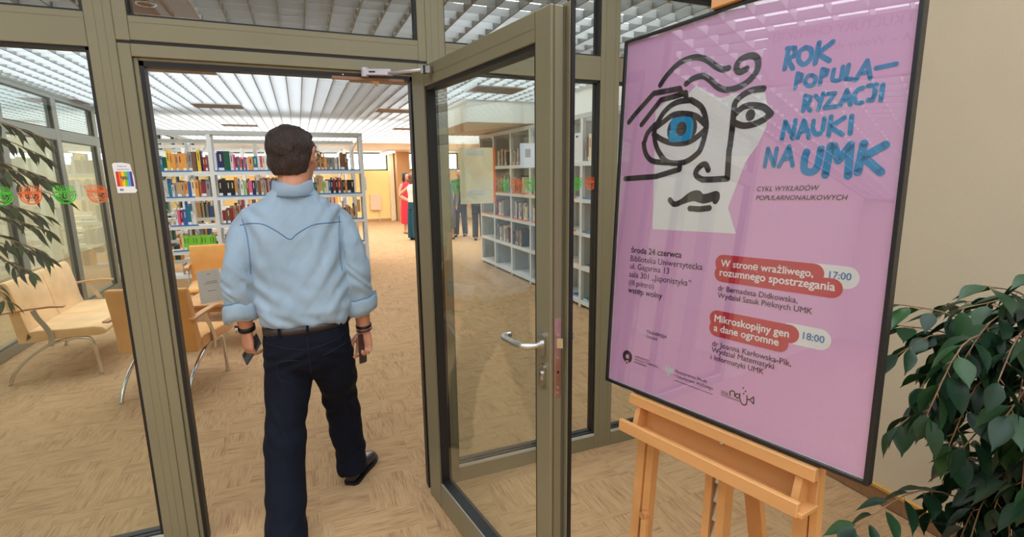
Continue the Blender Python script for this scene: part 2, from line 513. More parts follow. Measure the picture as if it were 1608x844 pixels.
# soffit along the right and the back
so = MB(); so.box((2.18, 6.84, 2.31), (3.4, 9.2, 2.66)); so.box((3.24, 2.44, 2.30), (3.5, 6.84, 2.62))
s_ = so.build('trim_1', mat('soffit_white', rgb(238, 238, 230), .8)); tag(s_, kind='structure', label='cream boxed soffit over the right-hand shelving')
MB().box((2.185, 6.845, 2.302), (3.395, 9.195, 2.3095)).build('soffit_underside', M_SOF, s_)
s_ = MB().box((-6, 16.68, 2.41), (5.9, 18.8, 2.6)).build('trim_2', M_SOF); tag(s_, kind='structure', label='brown soffit in front of the far windows')

# ---- outer walls
def wall(name, a, b, m, label=None):
    o = MB().box(a, b).build(name, m); tag(o, kind='structure', label=label); return o
wr = wall('wall_right', (2.5, -4.4, 0), (2.62, 2.36, 3.1), M_WALL, 'plain beige wall behind the easel')
bs = MB(); bs.box((2.482, -4.4, 0.0), (2.4995, 2.36, 0.075)); o = bs.build('baseboard_right', mat('carpet_skirting', rgb(150, 112, 76), 0.95, var=0.15, vscale=30, stretch=(1, 8, 1))); tag(o, kind='structure', label='carpet skirting under the beige wall')
MB().box((2.478, -4.4, 0.075), (2.4995, 2.36, 0.088)).build('skirting_bead', mat('yellow_bead', rgb(206, 156, 84), 0.5), o)
wall('wall_far_right', (5.9, 2.44, 0), (6.0, 19, 3.1), M_CREAM)
wall('wall_library_right', (3.4, 2.44, 0), (3.5, 9.0, 2.31), M_CREAM, 'cream wall behind the right-hand shelving')
wall('wall_rear', (-9, -4.5, 0), (2.62, -4.4, 3.1), M_WALL)
wall('wall_lobby_left', (-9, -4.4, 0), (-8.9, 2.4, 3.1), M_WALL)
wall('wall_corridor', (-4.7, 2.44, 0), (-4.6, 19, 3.1), M_CREAM, 'cream corridor wall beyond the left glazing')
wall('wall_side_right', (2.62, 2.37, 0), (6.0, 2.44, 3.1), M_CREAM)

# ---- back wall with windows
YW = 18.8
bw = struct('wall_back', (0, YW, 0), 'yellow back wall below the window band')
WZ0, WZ1 = 1.785, 2.41
x = -5.9
wb = MB()
wb.box((-6, YW, 0), (5.9, YW + .2, WZ0)); wb.box((-6, YW, WZ1), (5.9, YW + .2, 3.1))
for xx in (-6.0, -2.6, 0.5, 2.985, 5.6): wb.box((xx, YW, WZ0), (xx + (.25 if xx != 2.985 else .7), YW + .2, WZ1))
wb.build('wall_panel', M_YEL, bw, w=True)
k = 0
for (a, c) in ((-5.75, -2.6), (-2.35, 0.5), (0.75, 2.985), (3.685, 5.6)):
    k += 1
    wn = MB()
    for (p, q) in (((a, WZ0), (c, WZ0 + .05)), ((a, WZ1 - .05), (c, WZ1)), ((a, WZ0), (a + .05, WZ1)), ((c - .05, WZ0), (c, WZ1))):
        wn.box((p[0], YW + .02, p[1]), (q[0], YW + .09, q[1]))
    o = wn.build('window_%d' % k, mat('dark_green_frame', rgb(52, 74, 58), 0.4)); tag(o, kind='structure')
    MB().box((a + .05, YW + .05, WZ0 + .05), (c - .05, YW + .056, WZ1 - .05)).build('pane', M_GLASS, o)
o = MB().cbox((3.2, 18.2, 0), (3.66, 18.795, 2.41), .01).build('pillar', M_PILLAR); tag(o, 'square tan pillar beside the far windows', 'pillar', kind='structure')
o = MB().box((3.0, 18.6, 0), (3.16, 18.799, 2.41)).build('trim_4', M_CREAM); tag(o, kind='structure')
o = MB().box((-6, YW - .02, 0), (5.9, YW - .001, 0.08)).build('baseboard_back', M_PILLAR); tag(o, kind='structure')

# ---- partition members
pa = struct('wall_front', (0, YF, 0), 'olive aluminium glazed partition around the open door')
def seam(mb, a, b): mb.box(a, b)
def member(name, x0, x1, z0, z1, y0=YF, y1=YB, m=M_ALU, seams=()):
    o = MB().cbox((x0, y0, z0), (x1, y1, z1), 0.002).build(name, m, pa, w=True)
    if seams:
        s = MB()
        for (p, q) in seams: s.box((p[0], y0 - .0006, p[1]), (q[0], y0 + .001, q[1]))
        s.build('seam', M_SEAM, o)
    return o
ZT0, ZT1 = 2.069, 2.187
G = 0.011      # gasket width
for (x0, x1) in ((-1.83, -1.71), (1.482, 1.596), (2.44, 2.499)):
    member('post', x0, x1, 0.0, 2.6, seams=(((x0 + .028, 0.02), (x0 + .0295, 2.59)), ((x1 - .03, .02), (x1 - .0285, 2.59))))
member('post', -0.657, -0.572, 0, 2.6, seams=(((-0.626, .0), (-0.6248, 2.59)), ((-.5995, .0), (-.5983, 2.59))))
member('post', -0.572, -0.528, 2.10, 2.6)
member('post', 0.574, 0.661, 0, 2.6, seams=(((0.60, 0), (.6012, 2.59)), ((.632, 0), (.6332, 2.59))))
member('post', 0.537, 0.574, 2.10, 2.6)
# door frame with its stepped reveal
member('door_jamb', -0.571, -0.531, 0, 2.090, seams=(((-0.5715, 0), (-0.570, 2.08)),))
member('door_jamb', -0.531, -0.515, 0, 2.045, y0=YF + .012, m=M_ALU)
member('door_jamb', 0.531, 0.573, 0, 2.090)
member('door_jamb', 0.512, 0.531, 0, 2.045, y0=YF + .012)
member('door_head', -0.531, 0.531, 2.045, 2.090)
member('door_head', -0.515, 0.512, 2.034, 2.0455, y0=YF + .012)
g = MB()
g.box((-0.572, YF + .004, 2.090), (0.573, YB, 2.102))
g.box((-0.515, YF + .014, 0.0), (-0.500, YB - .002, 2.034)); g.box((0.497, YF + .014, 0.0), (0.512, YB - .002, 2.034)); g.box((-0.515, YF + .014, 2.016), (0.512, YB - .002, 2.034))
g.build('door_gasket', M_RUB, pa, w=True)
# transoms
def transom(x0, x1, z0, z1):
    member('transom_rail', x0, x1, z0, z1, seams=(((x0 + .001, z1 - .0225), (x1 - .001, z1 - .0213)),))
transom(-3.2, -1.83, ZT0, ZT1); transom(-1.71, -0.657, ZT0, ZT1); transom(-0.528, 0.537, 2.102, ZT1); transom(0.661, 1.482, ZT0, ZT1); transom(1.596, 2.44, ZT0, ZT1)
for (x0, x1) in ((-3.2, -1.83), (-1.71, -0.657), (0.661, 1.482), (1.596, 2.44)):
    member('bottom_rail', x0, x1, 0.0, 0.095)
    member('top_rail', x0, x1, 2.53, 2.6)
member('top_rail', -0.528, 0.537, 2.53, 2.6)
M = MB().box((-9, YF, 2.6), (2.5, YB, 3.1)); M.box((2.5, YF, 2.6), (6, YB, 3.1)); M.build('bulkhead', M_ALU, pa, w=True)
def pane(x0, x1, z0, z1, sill=True):
    p = MB().box((x0 + .002, YG - .003, z0 + .002), (x1 - .002, YG + .003, z1 - .002)).build('glass_pane', M_GLASS, pa, w=True)
    g = MB()
    ya, yb = YF + .006, YG - .004
    g.box((x0, ya, z1 - G), (x1, yb, z1)); g.box((x0, ya, z0), (x0 + .003, yb, z1)); g.box((x1 - G, ya, z0), (x1, yb, z1)); g.box((x0, ya + .004, z0), (x1, yb, z0 + .008))
    g.box((x0, YG + .004, z0), (x0 + .008, YB - .003, z1)); g.box((x1 - .008, YG + .004, z0), (x1, YB - .003, z1)); g.box((x0, YG + .004, z1 - .008), (x1, YB - .003, z1)); g.box((x0, YG + .004, z0), (x1, YB - .003, z0 + .008))
    g.build('gasket', M_RUB, pa, w=True)
    if sill:
        MB().box((x0, YF - .001, z0 - .0125), (x1, YF + .010, z0 + .0005)).build('glazing_bead', M_SILL, pa, w=True)
for (x0, x1) in ((-3.2, -1.83), (-1.71, -0.657), (0.661, 1.482), (1.596, 2.44)):
    pane(x0, x1, 0.095, ZT0); pane(x0, x1, ZT1, 2.53, False)
pane(-0.528, 0.537, ZT1, 2.53, False)
member('post', -3.32, -3.2, 0, 2.6)
o = MB().box((-8.9, YF, 0), (-3.32, YB, 2.6)).build('wall_lobby_front', M_WALL); tag(o, kind='structure')

# ---- glazed wall on the left inside the library (runs away from the door wall)
wl = struct('wall_left', (XL, 6, 0), 'grey-green glazed wall on the left of the library')
def ml(name, y0, y1, z0, z1, x0=XL - .07, x1=XL, m=M_ALU_G):
    return MB().cbox((x0, y0, z0), (x1, y1, z1), .002).build(name, m, wl, w=True)
posts = [2.44 + .0, 3.84, 5.12, 6.40, 7.67, 8.95, 10.2, 11.5, 12.8, 14.1, 15.4, 16.6]
for i, y in enumerate(posts):
    ml('post', y, y + .12, 0, 2.6)
    y2 = posts[i + 1] if i + 1 < len(posts) else 18.7
    ml('transom_rail', y + .12, y2, 2.06, 2.18); ml('top_rail', y + .12, y2, 2.53, 2.6); ml('bottom_rail', y + .12, y2, 0, .1)
    for (z0, z1) in ((.1, 2.06), (2.18, 2.53)):
        MB().box((XL - .04, y + .122, z0), (XL - .034, y2 - .002, z1)).build('glass_pane', M_GLASS_D, wl, w=True)
        g = MB(); g.box((XL - .03, y2 - .028, z0), (XL - .002, y2, z1)); g.box((XL - .03, y + .12, z0), (XL - .002, y + .126, z1)); g.box((XL - .03, y + .12, z1 - .012), (XL - .002, y2, z1)); g.box((XL - .03, y + .12, z0), (XL - .002, y2, z0 + .01))
        g.build('gasket', M_RUB, wl, w=True)
MB().box((XL - .09, 2.44, 2.6), (XL - .002, 18.7, 2.655)).build('top_channel', M_ALU_G, wl, w=True)

# ================================================================== THE DOOR
DIR = Vector((0.158, -0.987, 0)).normalized()
door = struct('door_1', (0.493, 2.322, 0), 'open olive aluminium glass door leaf')
door.rotation_euler = (0, 0, math.atan2(DIR.y, DIR.x))
W_, H_, D0 = 1.035, 2.045, 0.01
def dm(name, a, b, m=M_ALU, c=.0025, par=None): return MB().cbox(a, b, c).build(name, m, par or door)
st1 = dm('hinge_stile', (0, 0, D0), (.135, .06, H_))
st2 = dm('lock_stile', (.958, 0, D0), (W_, .052, H_))
dm('top_rail', (.135, 0, 1.963), (.958, .058, H_)); dm('bottom_rail', (.135, 0, D0), (.958, .058, .137))
s = MB()
s.box((.135, -.0006, 1.9995), (.958, .001, 2.0007)); s.box((.1345, -.0006, D0), (.1355, .001, H_)); s.box((.9575, -.0006, 1.963), (.9585, .001, H_))
s.build('seam', M_SEAM, door)
g = MB()
for (a, bz) in (((.135, .137), (.147, 1.963)), ((.946, .137), (.958, 1.963)), ((.135, .137), (.958, .149)), ((.135, 1.948), (.958, 1.963))):
    g.box((a[0], .006, a[1]), (bz[0], .056, bz[1]))
g.build('gasket', M_RUB, door)
MB().box((.14, .025, .142), (.953, .031, 1.958)).build('glass_pane', M_GLASS, door)
MB().prism([(.147, .001), (.147, .008), (.958, .008), (.958, .001)], 'z', .136, .1375).build('glazing_bead', M_SILL, door)
# grooves, rebate lip and seal of the free edge
e = MB(); e.box((W_, .008, D0), (W_ + .0015, .012, H_)); e.box((W_, .040, D0), (W_ + .0015, .044, H_)); e.box((W_, .046, D0), (W_ + .002, .052, H_)); e.build('edge_groove', M_ALU_D, st2)
dm('rebate_lip', (.975, .052, D0), (1.052, .062, H_ + .012), M_ALU)
MB().box((1.036, .0535, D0), (1.056, .0665, H_ + .016)).build('edge_seal', M_RUB, door)
MB().box((.0, .062, H_ - .002), (1.056, .068, H_ + .014)).build('top_seal', M_RUB, door)
# lock case
lp = MB().cbox((W_ - .001, .014, .925), (W_ + .003, .038, 1.175), .001).build('lock_plate', mat('worn_rosy_steel', rgb(184, 158, 158), 0.3, 0.9, var=.2, vscale=14), door)
MB().prism([(W_, .018), (W_ + .016, .034), (W_, .034)], 'z', 1.083, 1.113).build('latch_bolt', mat('latch_brass', rgb(196, 190, 172), .3, .9), lp)
sc = MB()
for z in (1.158, 1.124, 1.05, .955, .938): sc.cyl((W_ + .0025, .026, z), (W_ + .0042, .026, z), .004, 10)
sc.build('screw', M_STEEL, lp)
MB().cyl((W_ + .0025, .026, 1.005), (W_ + .0036, .026, 1.005), .0045, 10).build('screw_hole', M_RUB, lp)
def oval(cx, cz, w, h, n=20):
    out = []
    for k in range(n):
        a = 2 * math.pi * k / n
        out.append((cx + w * math.cos(a), cz + (h - w) * (1 if math.sin(a) >= 0 else -1) + w * math.sin(a)))
    return out
for sd, y in ((-1, 0.0), (1, .062)):
    hd = MB().prism(oval(.997, 1.088, .017, .038), 'y', y, y + sd * .009).build('handle', M_STEEL, door, 'auto')
    L = catmull([(.997, y, 1.088), (.997, y + sd * .03, 1.088), (.985, y + sd * .058, 1.088), (.955, y + sd * .066, 1.087), (.90, y + sd * .066, 1.087), (.868, y + sd * .064, 1.087), (.855, y + sd * .048, 1.087), (.855, y + sd * .030, 1.087)], 5)
    MB().tube(L, .0098, 14).build('lever', M_STEEL, hd, True)
    MB().cyl((.997, y + sd * .006, 1.088), (.997, y + sd * .016, 1.088), .0135, 18).build('collar', M_STEEL, hd, 'auto')
    es = MB().prism(oval(.997, .988, .017, .038), 'y', y, y + sd * .008).build('cylinder_escutcheon', M_STEEL, door, 'auto')
    c_ = MB(); c_.cyl((.997, y + sd * .006, .994), (.997, y + sd * .013, .994), .0085, 16); c_.box((.9935, min(y, y + sd * .0125), .974), (1.0005, max(y, y + sd * .0125), .990)); c_.build('lock_cylinder', M_STEEL, es)
    MB().box((.9962, min(y + sd * .0125, y + sd * .0138), .990), (.9978, max(y + sd * .0125, y + sd * .0138), .998)).build('key_slot', M_RUB, es)
for z in (.25, 1.05, 1.85):
    MB().cyl((-.006, .062, z - .05), (-.006, .062, z + .05), .009, 12).build('hinge', M_ALU_D, door, 'auto')

# door closer: slide arm between the head of the frame and the leaf
dc = thing('door_closer', 'silver door closer arm joining the door frame head to the open leaf', 'door closer', (0.3, 2.36, 2.03))
p0 = Vector((0.300, 2.352, 2.036)); p1 = Vector((0.405, 2.305, 2.033)); p2 = Vector(door.location) + DIR * 0.225 + Vector((-0.03, -.006, 2.012))
a = MB(); a.cyl(p0 + Vector((0, 0, -.018)), p0 + Vector((0, 0, .018)), .016, 18); a.build('pivot', mat('silver_enamel', rgb(205, 202, 214), .35, .4), dc, 'auto', w=True)
MB().obox(p0, p1, .030, .024).build('main_arm', MATS['silver_enamel'], dc, w=True)
a = MB(); a.tube([p1 + Vector((-.02, .008, -.004)), p2], .0065, 10); a.build('fore_arm', MATS['silver_enamel'], dc, True, w=True)
MB().obox(p0 + (p1 - p0) * .18 + Vector((0, 0, 0)), p0 + (p1 - p0) * .42, .0315, .006).build('arm_slot', M_RUB, dc, w=True)
br = MB().obox(p2 + Vector((-.004, .02, 0)), p2 + Vector((.026, -.012, 0)), .03, .026).build('bracket', M_STEEL, dc, w=True)
MB().cyl(p2 + Vector((0, 0, -.016)), p2 + Vector((0, 0, .016)), .007, 12).build('bracket_pin', M_RUB, dc, w=True)
MB().cbox((0.165, 2.366, 2.004), (0.47, 2.378, 2.019), .002).build('track', mat('copper_track', rgb(150, 112, 86), .35, .7), dc, w=True)
MB().prism([(0.325, 2.004), (0.352, 1.984), (0.36, 2.004)], 'y', 2.36, 2.376).build('track_stop', mat('tan_stop', rgb(214, 166, 120), .5), dc, w=True)
MB().cyl((.212, 2.379, 2.027), (.212, 2.382, 2.027), .003, 8).build('screw', M_STEEL, dc, w=True)

# ================================================================== POSTER ON THE EASEL
PU = Vector((0.205, -0.978, 0.034)).normalized()
PV = Vector((0.072, 0.049, 0.996)); PV = (PV - PU * PV.dot(PU)).normalized()
PN = PU.cross(PV).normalized()
PO = Vector((0.838, 1.279, 0.961))
PROT = Matrix((PU, PV, PN)).transposed().to_euler()
def pthing(name, label, cat):
    t = thing(name, label, cat, PO); t.rotation_euler = PROT; return t
post_ = pthing('framed_poster', 'large pink lecture poster in a thin black frame, propped on the wooden easel', 'poster')
FW, FH, FD = 0.7235, 1.02, 0.022
b = MB()
b.cbox((0, 0, -FD), (.0085, FH, .001), .001); b.cbox((FW - .0085, 0, -FD), (FW, FH, .001), .001); b.cbox((0.008, 0, -FD), (FW - .008, .0085, .001), .001); b.cbox((.008, FH - .0085, -FD), (FW - .008, FH, .001), .001)
b.build('frame', M_BLACK, post_)
MB().box((.004, .004, -.012), (FW - .004, FH - .004, -.0095)).build('backing_board', M_WOODE, post_)
sheet = MB().box((.0086, .0086, -.0094), (FW - .0086, FH - .0086, -.007)).build('print_sheet', mat('pink_print', rgb(218, 168, 212), 0.6), post_)
M_WB = mat('white_sheet_margin', rgb(226, 222, 228), .6)
mg = MB()
for (a, c) in (((.0086, .0086), (.0106, FH - .0086)), ((FW - .0106, .0086), (FW - .0086, FH - .0086)), ((.0086, .0086), (FW - .0086, .0106)), ((.0086, FH - .0106), (FW - .0086, FH - .0086))):
    mg.box((a[0], a[1], -.007), (c[0], c[1], -.0066))
mg.build('sheet_margin', M_WB, sheet)
gl = glass_mat('poster_glazing', (0.985, 0.985, 0.985), 1.75)
MB().box((.0086, .0086, -.0032), (FW - .0086, FH - .0086, -.0014)).build('glazing', gl, post_)

# design of the printed sheet, in metres from the lower left corner of the frame
PAPER = [(0.2515,0.8509),(0.3255,0.8077),(0.3618,0.8131),(0.4381,0.8029),(0.4430,0.7810),(0.4634,0.7544),(0.4475,0.7328),(0.4482,0.7247),(0.4305,0.6862),(0.4043,0.6493),(0.3689,0.5422),(0.3951,0.4808),(0.1421,0.4795),(0.1307,0.6922),(0.1254,0.8058),(0.1778,0.8345),(0.2311,0.8349)]
IRIS_outer = [(0.1744,0.7816),(0.2582,0.7737),(0.2659,0.7277),(0.2492,0.7112),(0.1682,0.7139),(0.1691,0.7505)]
IRIS_blue = [(0.1867,0.7768),(0.2458,0.7717),(0.2520,0.7291),(0.2378,0.7153),(0.1799,0.7176),(0.1812,0.7492)]
INK = [
(1,[(0.1363,0.8731),(0.1568,0.8945),(0.1939,0.9179),(0.2379,0.9233),(0.2743,0.9109),(0.3034,0.8888),(0.3243,0.8760),(0.3404,0.8755)]),
(1,[(0.2214,0.8608),(0.2426,0.8704),(0.2709,0.8708),(0.2928,0.8565),(0.3147,0.8367),(0.3418,0.8249),(0.3729,0.8264),(0.3989,0.8379),(0.4146,0.8576),(0.4123,0.8819),(0.3939,0.8927),(0.3703,0.8885),(0.3609,0.8741),(0.3698,0.8607),(0.3876,0.8645)]),
(0,[(0.0292,0.7867),(0.0486,0.8047),(0.1150,0.8543),(0.2015,0.8522),(0.2060,0.8437)]),
(0,[(0.0783,0.7740),(0.1418,0.8323),(0.2010,0.8353),(0.2215,0.8380),(0.2246,0.8239)]),
(1,[(0.2400,0.8169),(0.2744,0.7923),(0.2899,0.7548),(0.2890,0.7253),(0.2798,0.6904),(0.2668,0.6759),(0.2388,0.6609),(0.2047,0.6582),(0.1722,0.6666),(0.1452,0.6943),(0.1300,0.7250),(0.1275,0.7551),(0.1383,0.7766),(0.1606,0.8024),(0.1948,0.8178),(0.2400,0.8169)]),
(1,[(0.1264,0.7683),(0.1024,0.7480),(0.0933,0.7256),(0.0905,0.7221),(0.1006,0.6911),(0.1262,0.6694),(0.1766,0.6615)]),
(1,[(0.4331,0.8117),(0.4042,0.8127),(0.3811,0.8044),(0.3654,0.7902),(0.3643,0.7681)]),
(0,[(0.3638,0.7737),(0.3632,0.7289),(0.3611,0.6883),(0.3596,0.6806),(0.3610,0.6123),(0.3146,0.6118),(0.2902,0.6126)]),
(1,[(0.2938,0.6116),(0.2753,0.6207),(0.2706,0.6331),(0.2836,0.6476),(0.2974,0.6498),(0.3063,0.6359)]),
(1,[(0.3648,0.7624),(0.3895,0.7783),(0.4163,0.7771),(0.4400,0.7683),(0.4559,0.7528)]),
(1,[(0.3648,0.7456),(0.3905,0.7347),(0.4172,0.7351),(0.4396,0.7417),(0.4559,0.7528)]),
(1,[(0.1232,0.7556),(0.1590,0.7740),(0.1859,0.7864),(0.2205,0.7854),(0.2582,0.7737),(0.2886,0.7490)]),
(1,[(0.1243,0.7424),(0.1593,0.7227),(0.1962,0.7114),(0.2346,0.7095),(0.2630,0.7190),(0.2897,0.7371)]),
(0,[(0.0281,0.6236),(0.1426,0.6257),(0.2196,0.6417),(0.2194,0.6574)]),
(1,[(0.1952,0.5610),(0.2101,0.5498),(0.2327,0.5563),(0.2611,0.5750),(0.2826,0.5778),(0.2941,0.5686),(0.3114,0.5700),(0.3347,0.5758),(0.3373,0.5654),(0.3330,0.5580)]),
(1,[(0.2327,0.5563),(0.2692,0.5656),(0.2984,0.5595),(0.3255,0.5655)]),
(0,[(0.2605,0.5392),(0.2897,0.5375),(0.3175,0.5409)]),
]
LET = [
(0,[[(0.4776,0.8457),(0.4828,0.8876)],[(0.4793,0.8884),(0.4965,0.8855),(0.4979,0.8699),(0.4826,0.8656)],[(0.4826,0.8656),(0.4960,0.8430)]]),
(0,[[(0.5187,0.8813),(0.5301,0.8743),(0.5317,0.8570),(0.5188,0.8469),(0.5068,0.8582),(0.5074,0.8753),(0.5187,0.8813)]]),
(0,[[(0.5458,0.8843),(0.5414,0.8443)],[(0.5725,0.8798),(0.5448,0.8625),(0.5691,0.8435)]]),
(0,[[(0.5052,0.8007),(0.5072,0.8309)],[(0.5073,0.8298),(0.5165,0.8258),(0.5154,0.8141),(0.5056,0.8126)]]),
(0,[[(0.5373,0.8207),(0.5454,0.8138),(0.5423,0.8016),(0.5319,0.8003),(0.5245,0.8102),(0.5299,0.8211),(0.5373,0.8207)]]),
(0,[[(0.5551,0.7993),(0.5573,0.8294)],[(0.5573,0.8294),(0.5680,0.8241),(0.5657,0.8162),(0.5558,0.8129)]]),
(0,[[(0.5800,0.8237),(0.5788,0.8054),(0.5871,0.8007),(0.5946,0.8044),(0.5964,0.8254)]]),
(0,[[(0.6067,0.8273),(0.6036,0.8007),(0.6152,0.7985)]]),
(0,[[(0.6220,0.7952),(0.6388,0.8284),(0.6475,0.7943)],[(0.6301,0.8066),(0.6446,0.8056)]]),
(0,[[(0.6556,0.8112),(0.6878,0.8121)]]),
(0,[[(0.5260,0.7492),(0.5284,0.7804)],[(0.5273,0.7806),(0.5396,0.7753),(0.5374,0.7649),(0.5279,0.7631)],[(0.5290,0.7629),(0.5411,0.7482)]]),
(0,[[(0.5489,0.7770),(0.5584,0.7649)],[(0.5641,0.7798),(0.5569,0.7481)]]),
(0,[[(0.5716,0.7765),(0.5866,0.7760),(0.5691,0.7495),(0.5911,0.7494)]]),
(0,[[(0.5980,0.7494),(0.6086,0.7784),(0.6172,0.7486)],[(0.6029,0.7590),(0.6143,0.7592)]]),
(0,[[(0.6366,0.7776),(0.6277,0.7751),(0.6222,0.7650),(0.6272,0.7522),(0.6376,0.7496)]]),
(0,[[(0.6454,0.7800),(0.6596,0.7794)],[(0.6578,0.7797),(0.6579,0.7611),(0.6553,0.7518),(0.6481,0.7529)]]),
(0,[[(0.6702,0.7775),(0.6695,0.7495)]]),
(0,[[(0.4861,0.6937),(0.4905,0.7321),(0.5097,0.6940),(0.5120,0.7319)]]),
(0,[[(0.5200,0.6930),(0.5303,0.7296),(0.5438,0.6919)],[(0.5251,0.7064),(0.5399,0.7073)]]),
(0,[[(0.5498,0.7259),(0.5509,0.7061),(0.5602,0.6972),(0.5690,0.7041),(0.5713,0.7281)]]),
(0,[[(0.5838,0.7301),(0.5823,0.6918)],[(0.6096,0.7250),(0.5835,0.7097),(0.6078,0.6923)]]),
(0,[[(0.6219,0.7262),(0.6224,0.6924)]]),
(0,[[(0.4525,0.6367),(0.4564,0.6766),(0.4739,0.6369),(0.4766,0.6750)]]),
(0,[[(0.4850,0.6349),(0.5036,0.6766),(0.5153,0.6346)],[(0.4929,0.6502),(0.5111,0.6516)]]),
(1,[[(0.5417,0.6621),(0.5387,0.6422),(0.5416,0.6243),(0.5556,0.6199),(0.5666,0.6306),(0.5703,0.6661)]]),
(1,[[(0.5837,0.6125),(0.5885,0.6706),(0.5954,0.6701),(0.6061,0.6405),(0.6253,0.6698),(0.6268,0.6096)]]),
(1,[[(0.6486,0.6701),(0.6434,0.6160)],[(0.6854,0.6646),(0.6500,0.6446),(0.6826,0.6142)]]),
]
TXT = [
('środa 24 czerwca',(0.0686, 0.4105),(0.2455, 0.4055)),
('Biblioteka Uniwersytecka',(0.068, 0.386),(0.3119, 0.3799)),
('ul. Gagarina 13',(0.0684, 0.3615),(0.2091, 0.3594)),
('sala 301 „Japonistyka”',(0.0671, 0.3374),(0.2809, 0.3349)),
('(III piętro)',(0.0669, 0.3119),(0.1599, 0.3118)),
('wstęp wolny',(0.0661, 0.2894),(0.1912, 0.2885)),
('CYKL WYKŁADÓW',(0.4389, 0.5827),(0.5747, 0.5794)),
('POPULARNONAUKOWYCH',(0.4383, 0.5634),(0.6304, 0.5583)),
('W stronę wrażliwego,',(0.363, 0.401),(0.5799, 0.3967)),
('rozumnego spostrzegania',(0.3617, 0.3779),(0.6249, 0.3727)),
('17:00',(0.6114, 0.4007),(0.6526, 0.4008)),
('dr Bernadeta Didkowska,',(0.36, 0.3398),(0.5535, 0.3359)),
('Wydział Sztuk Pięknych UMK',(0.3611, 0.3211),(0.5858, 0.3181)),
('Mikroskopijny gen',(0.3578, 0.2602),(0.5419, 0.2572)),
('a dane ogromne',(0.3579, 0.236),(0.5211, 0.2338)),
('18:00',(0.572, 0.2631),(0.6152, 0.2624)),
('dr Joanna Karłowska-Pik,',(0.3565, 0.1973),(0.553, 0.1946)),
('Wydział Matematyki',(0.3564, 0.1809),(0.5158, 0.1779)),
('i Informatyki UMK',(0.3555, 0.1619),(0.4937, 0.1598)),
('TRANSMISJA',(0.1448, 0.1822),(0.2173, 0.1816)),
('ONLINE',(0.145, 0.1675),(0.1851, 0.1693)),
('UNIWERSYTET',(0.1081, 0.0996),(0.1624, 0.1024)),
('MIKOŁAJA KOPERNIKA',(0.1072, 0.092),(0.1942, 0.0926)),
('W TORUNIU',(0.1064, 0.0838),(0.1521, 0.0837)),
('Ministerstwo Nauki',(0.2519, 0.0964),(0.3497, 0.0957)),
('i Szkolnictwa Wyższego',(0.2523, 0.0842),(0.3695, 0.0831)),
('2026',(0.3907, 0.0835),(0.4109, 0.0826)),
('rok popularyzacji',(0.3921, 0.0769),(0.4412, 0.0778)),
]
def ribbon(mb, pts, w, z, smooth=True, sub=5):
    P = [Vector((p[0], p[1], 0)) for p in pts]
    if smooth and len(P) > 2: P = catmull(P, sub)
    n = len(P); L = []; R = []
    for i in range(n):
        t = P[min(i + 1, n - 1)] - P[max(i - 1, 0)]
        if t.length < 1e-7: t = Vector((1, 0, 0))
        t.normalize(); nn = Vector((-t.y, t.x, 0))
        L.append(P[i] + nn * w / 2); R.append(P[i] - nn * w / 2)
    if smooth or n == 2:
        vs = [(p.x, p.y, z) for p in L] + [(p.x, p.y, z) for p in R]
        mb.add(vs, [(i, i + 1, n + i + 1, n + i) for i in range(n - 1)])
    else:
        for i in range(n - 1):
            t = (P[i + 1] - P[i]).normalized(); nn = Vector((-t.y, t.x, 0)) * w / 2
            mb.add([(q.x, q.y, z) for q in (P[i] + nn, P[i + 1] + nn, P[i + 1] - nn, P[i] - nn)], [(0, 1, 2, 3)])
    caps = [P[0], P[-1]] if (smooth or n == 2) else P
    for c in caps:
        mb.add([(c.x + w / 2 * math.cos(a), c.y + w / 2 * math.sin(a), z) for a in [k * math.pi / 8 for k in range(16)]], [tuple(range(16))])
def flat(poly, z, name, m, par):
    return MB().add([(p[0], p[1], z) for p in poly], [tuple(range(len(poly)))]).build(name, m, par)
def disc(c, rx, ry=None, n=24):
    ry = ry or rx
    return [(c[0] + rx * math.cos(2 * math.pi * k / n), c[1] + ry * math.sin(2 * math.pi * k / n)) for k in range(n)]
def pill(x0, x1, y0, y1, n=10):
    r = (y1 - y0) / 2; cy = (y0 + y1) / 2
    return [(x1 - r + r * math.cos(a), cy + r * math.sin(a)) for a in [-math.pi / 2 + math.pi * k / n for k in range(n + 1)]] + \
           [(x0 + r + r * math.cos(a), cy + r * math.sin(a)) for a in [math.pi / 2 + math.pi * k / n for k in range(n + 1)]]
Z0 = -.0068
M_PW = mat('printed_white', rgb(228, 230, 232), .6)
M_INK = mat('printed_black', rgb(44, 36, 44), .6)
M_PBL = mat('printed_blue', rgb(0, 142, 200), .6)
M_LBL = mat('printed_lettering_blue', rgb(8, 136, 196), .6)
M_RED = mat('printed_red', rgb(192, 40, 66), .6)
M_TXT = mat('printed_text', rgb(58, 34, 66), .6)
M_TBL = mat('printed_time_blue', rgb(50, 120, 176), .6)
flat(PAPER, Z0, 'paper_shape', M_PW, sheet)
mb = MB()
for i, (sm, pts) in enumerate(INK): ribbon(mb, pts, .0152, Z0 + .0004 + i * .000008, bool(sm))
mb.build('face_drawing', M_INK, sheet)
flat(disc((.2172, .7455), .047, .043), Z0 + .0007, 'eye_ring', M_INK, sheet)
flat([tuple(p) for p in catmull([(p[0], p[1], 0) for p in IRIS_blue], 4, True)] and [(p.x, p.y) for p in catmull([(p[0], p[1], 0) for p in IRIS_blue], 4, True)], Z0 + .0009, 'iris', M_PBL, sheet)
flat(disc((.2163, .7468), .0165, .0185), Z0 + .0011, 'pupil', mat('printed_brown_black', rgb(62, 48, 46), .6), sheet)
flat(disc((.407, .7565), .0118, .0138), Z0 + .0007, 'pupil', M_INK, sheet)
mb = MB()
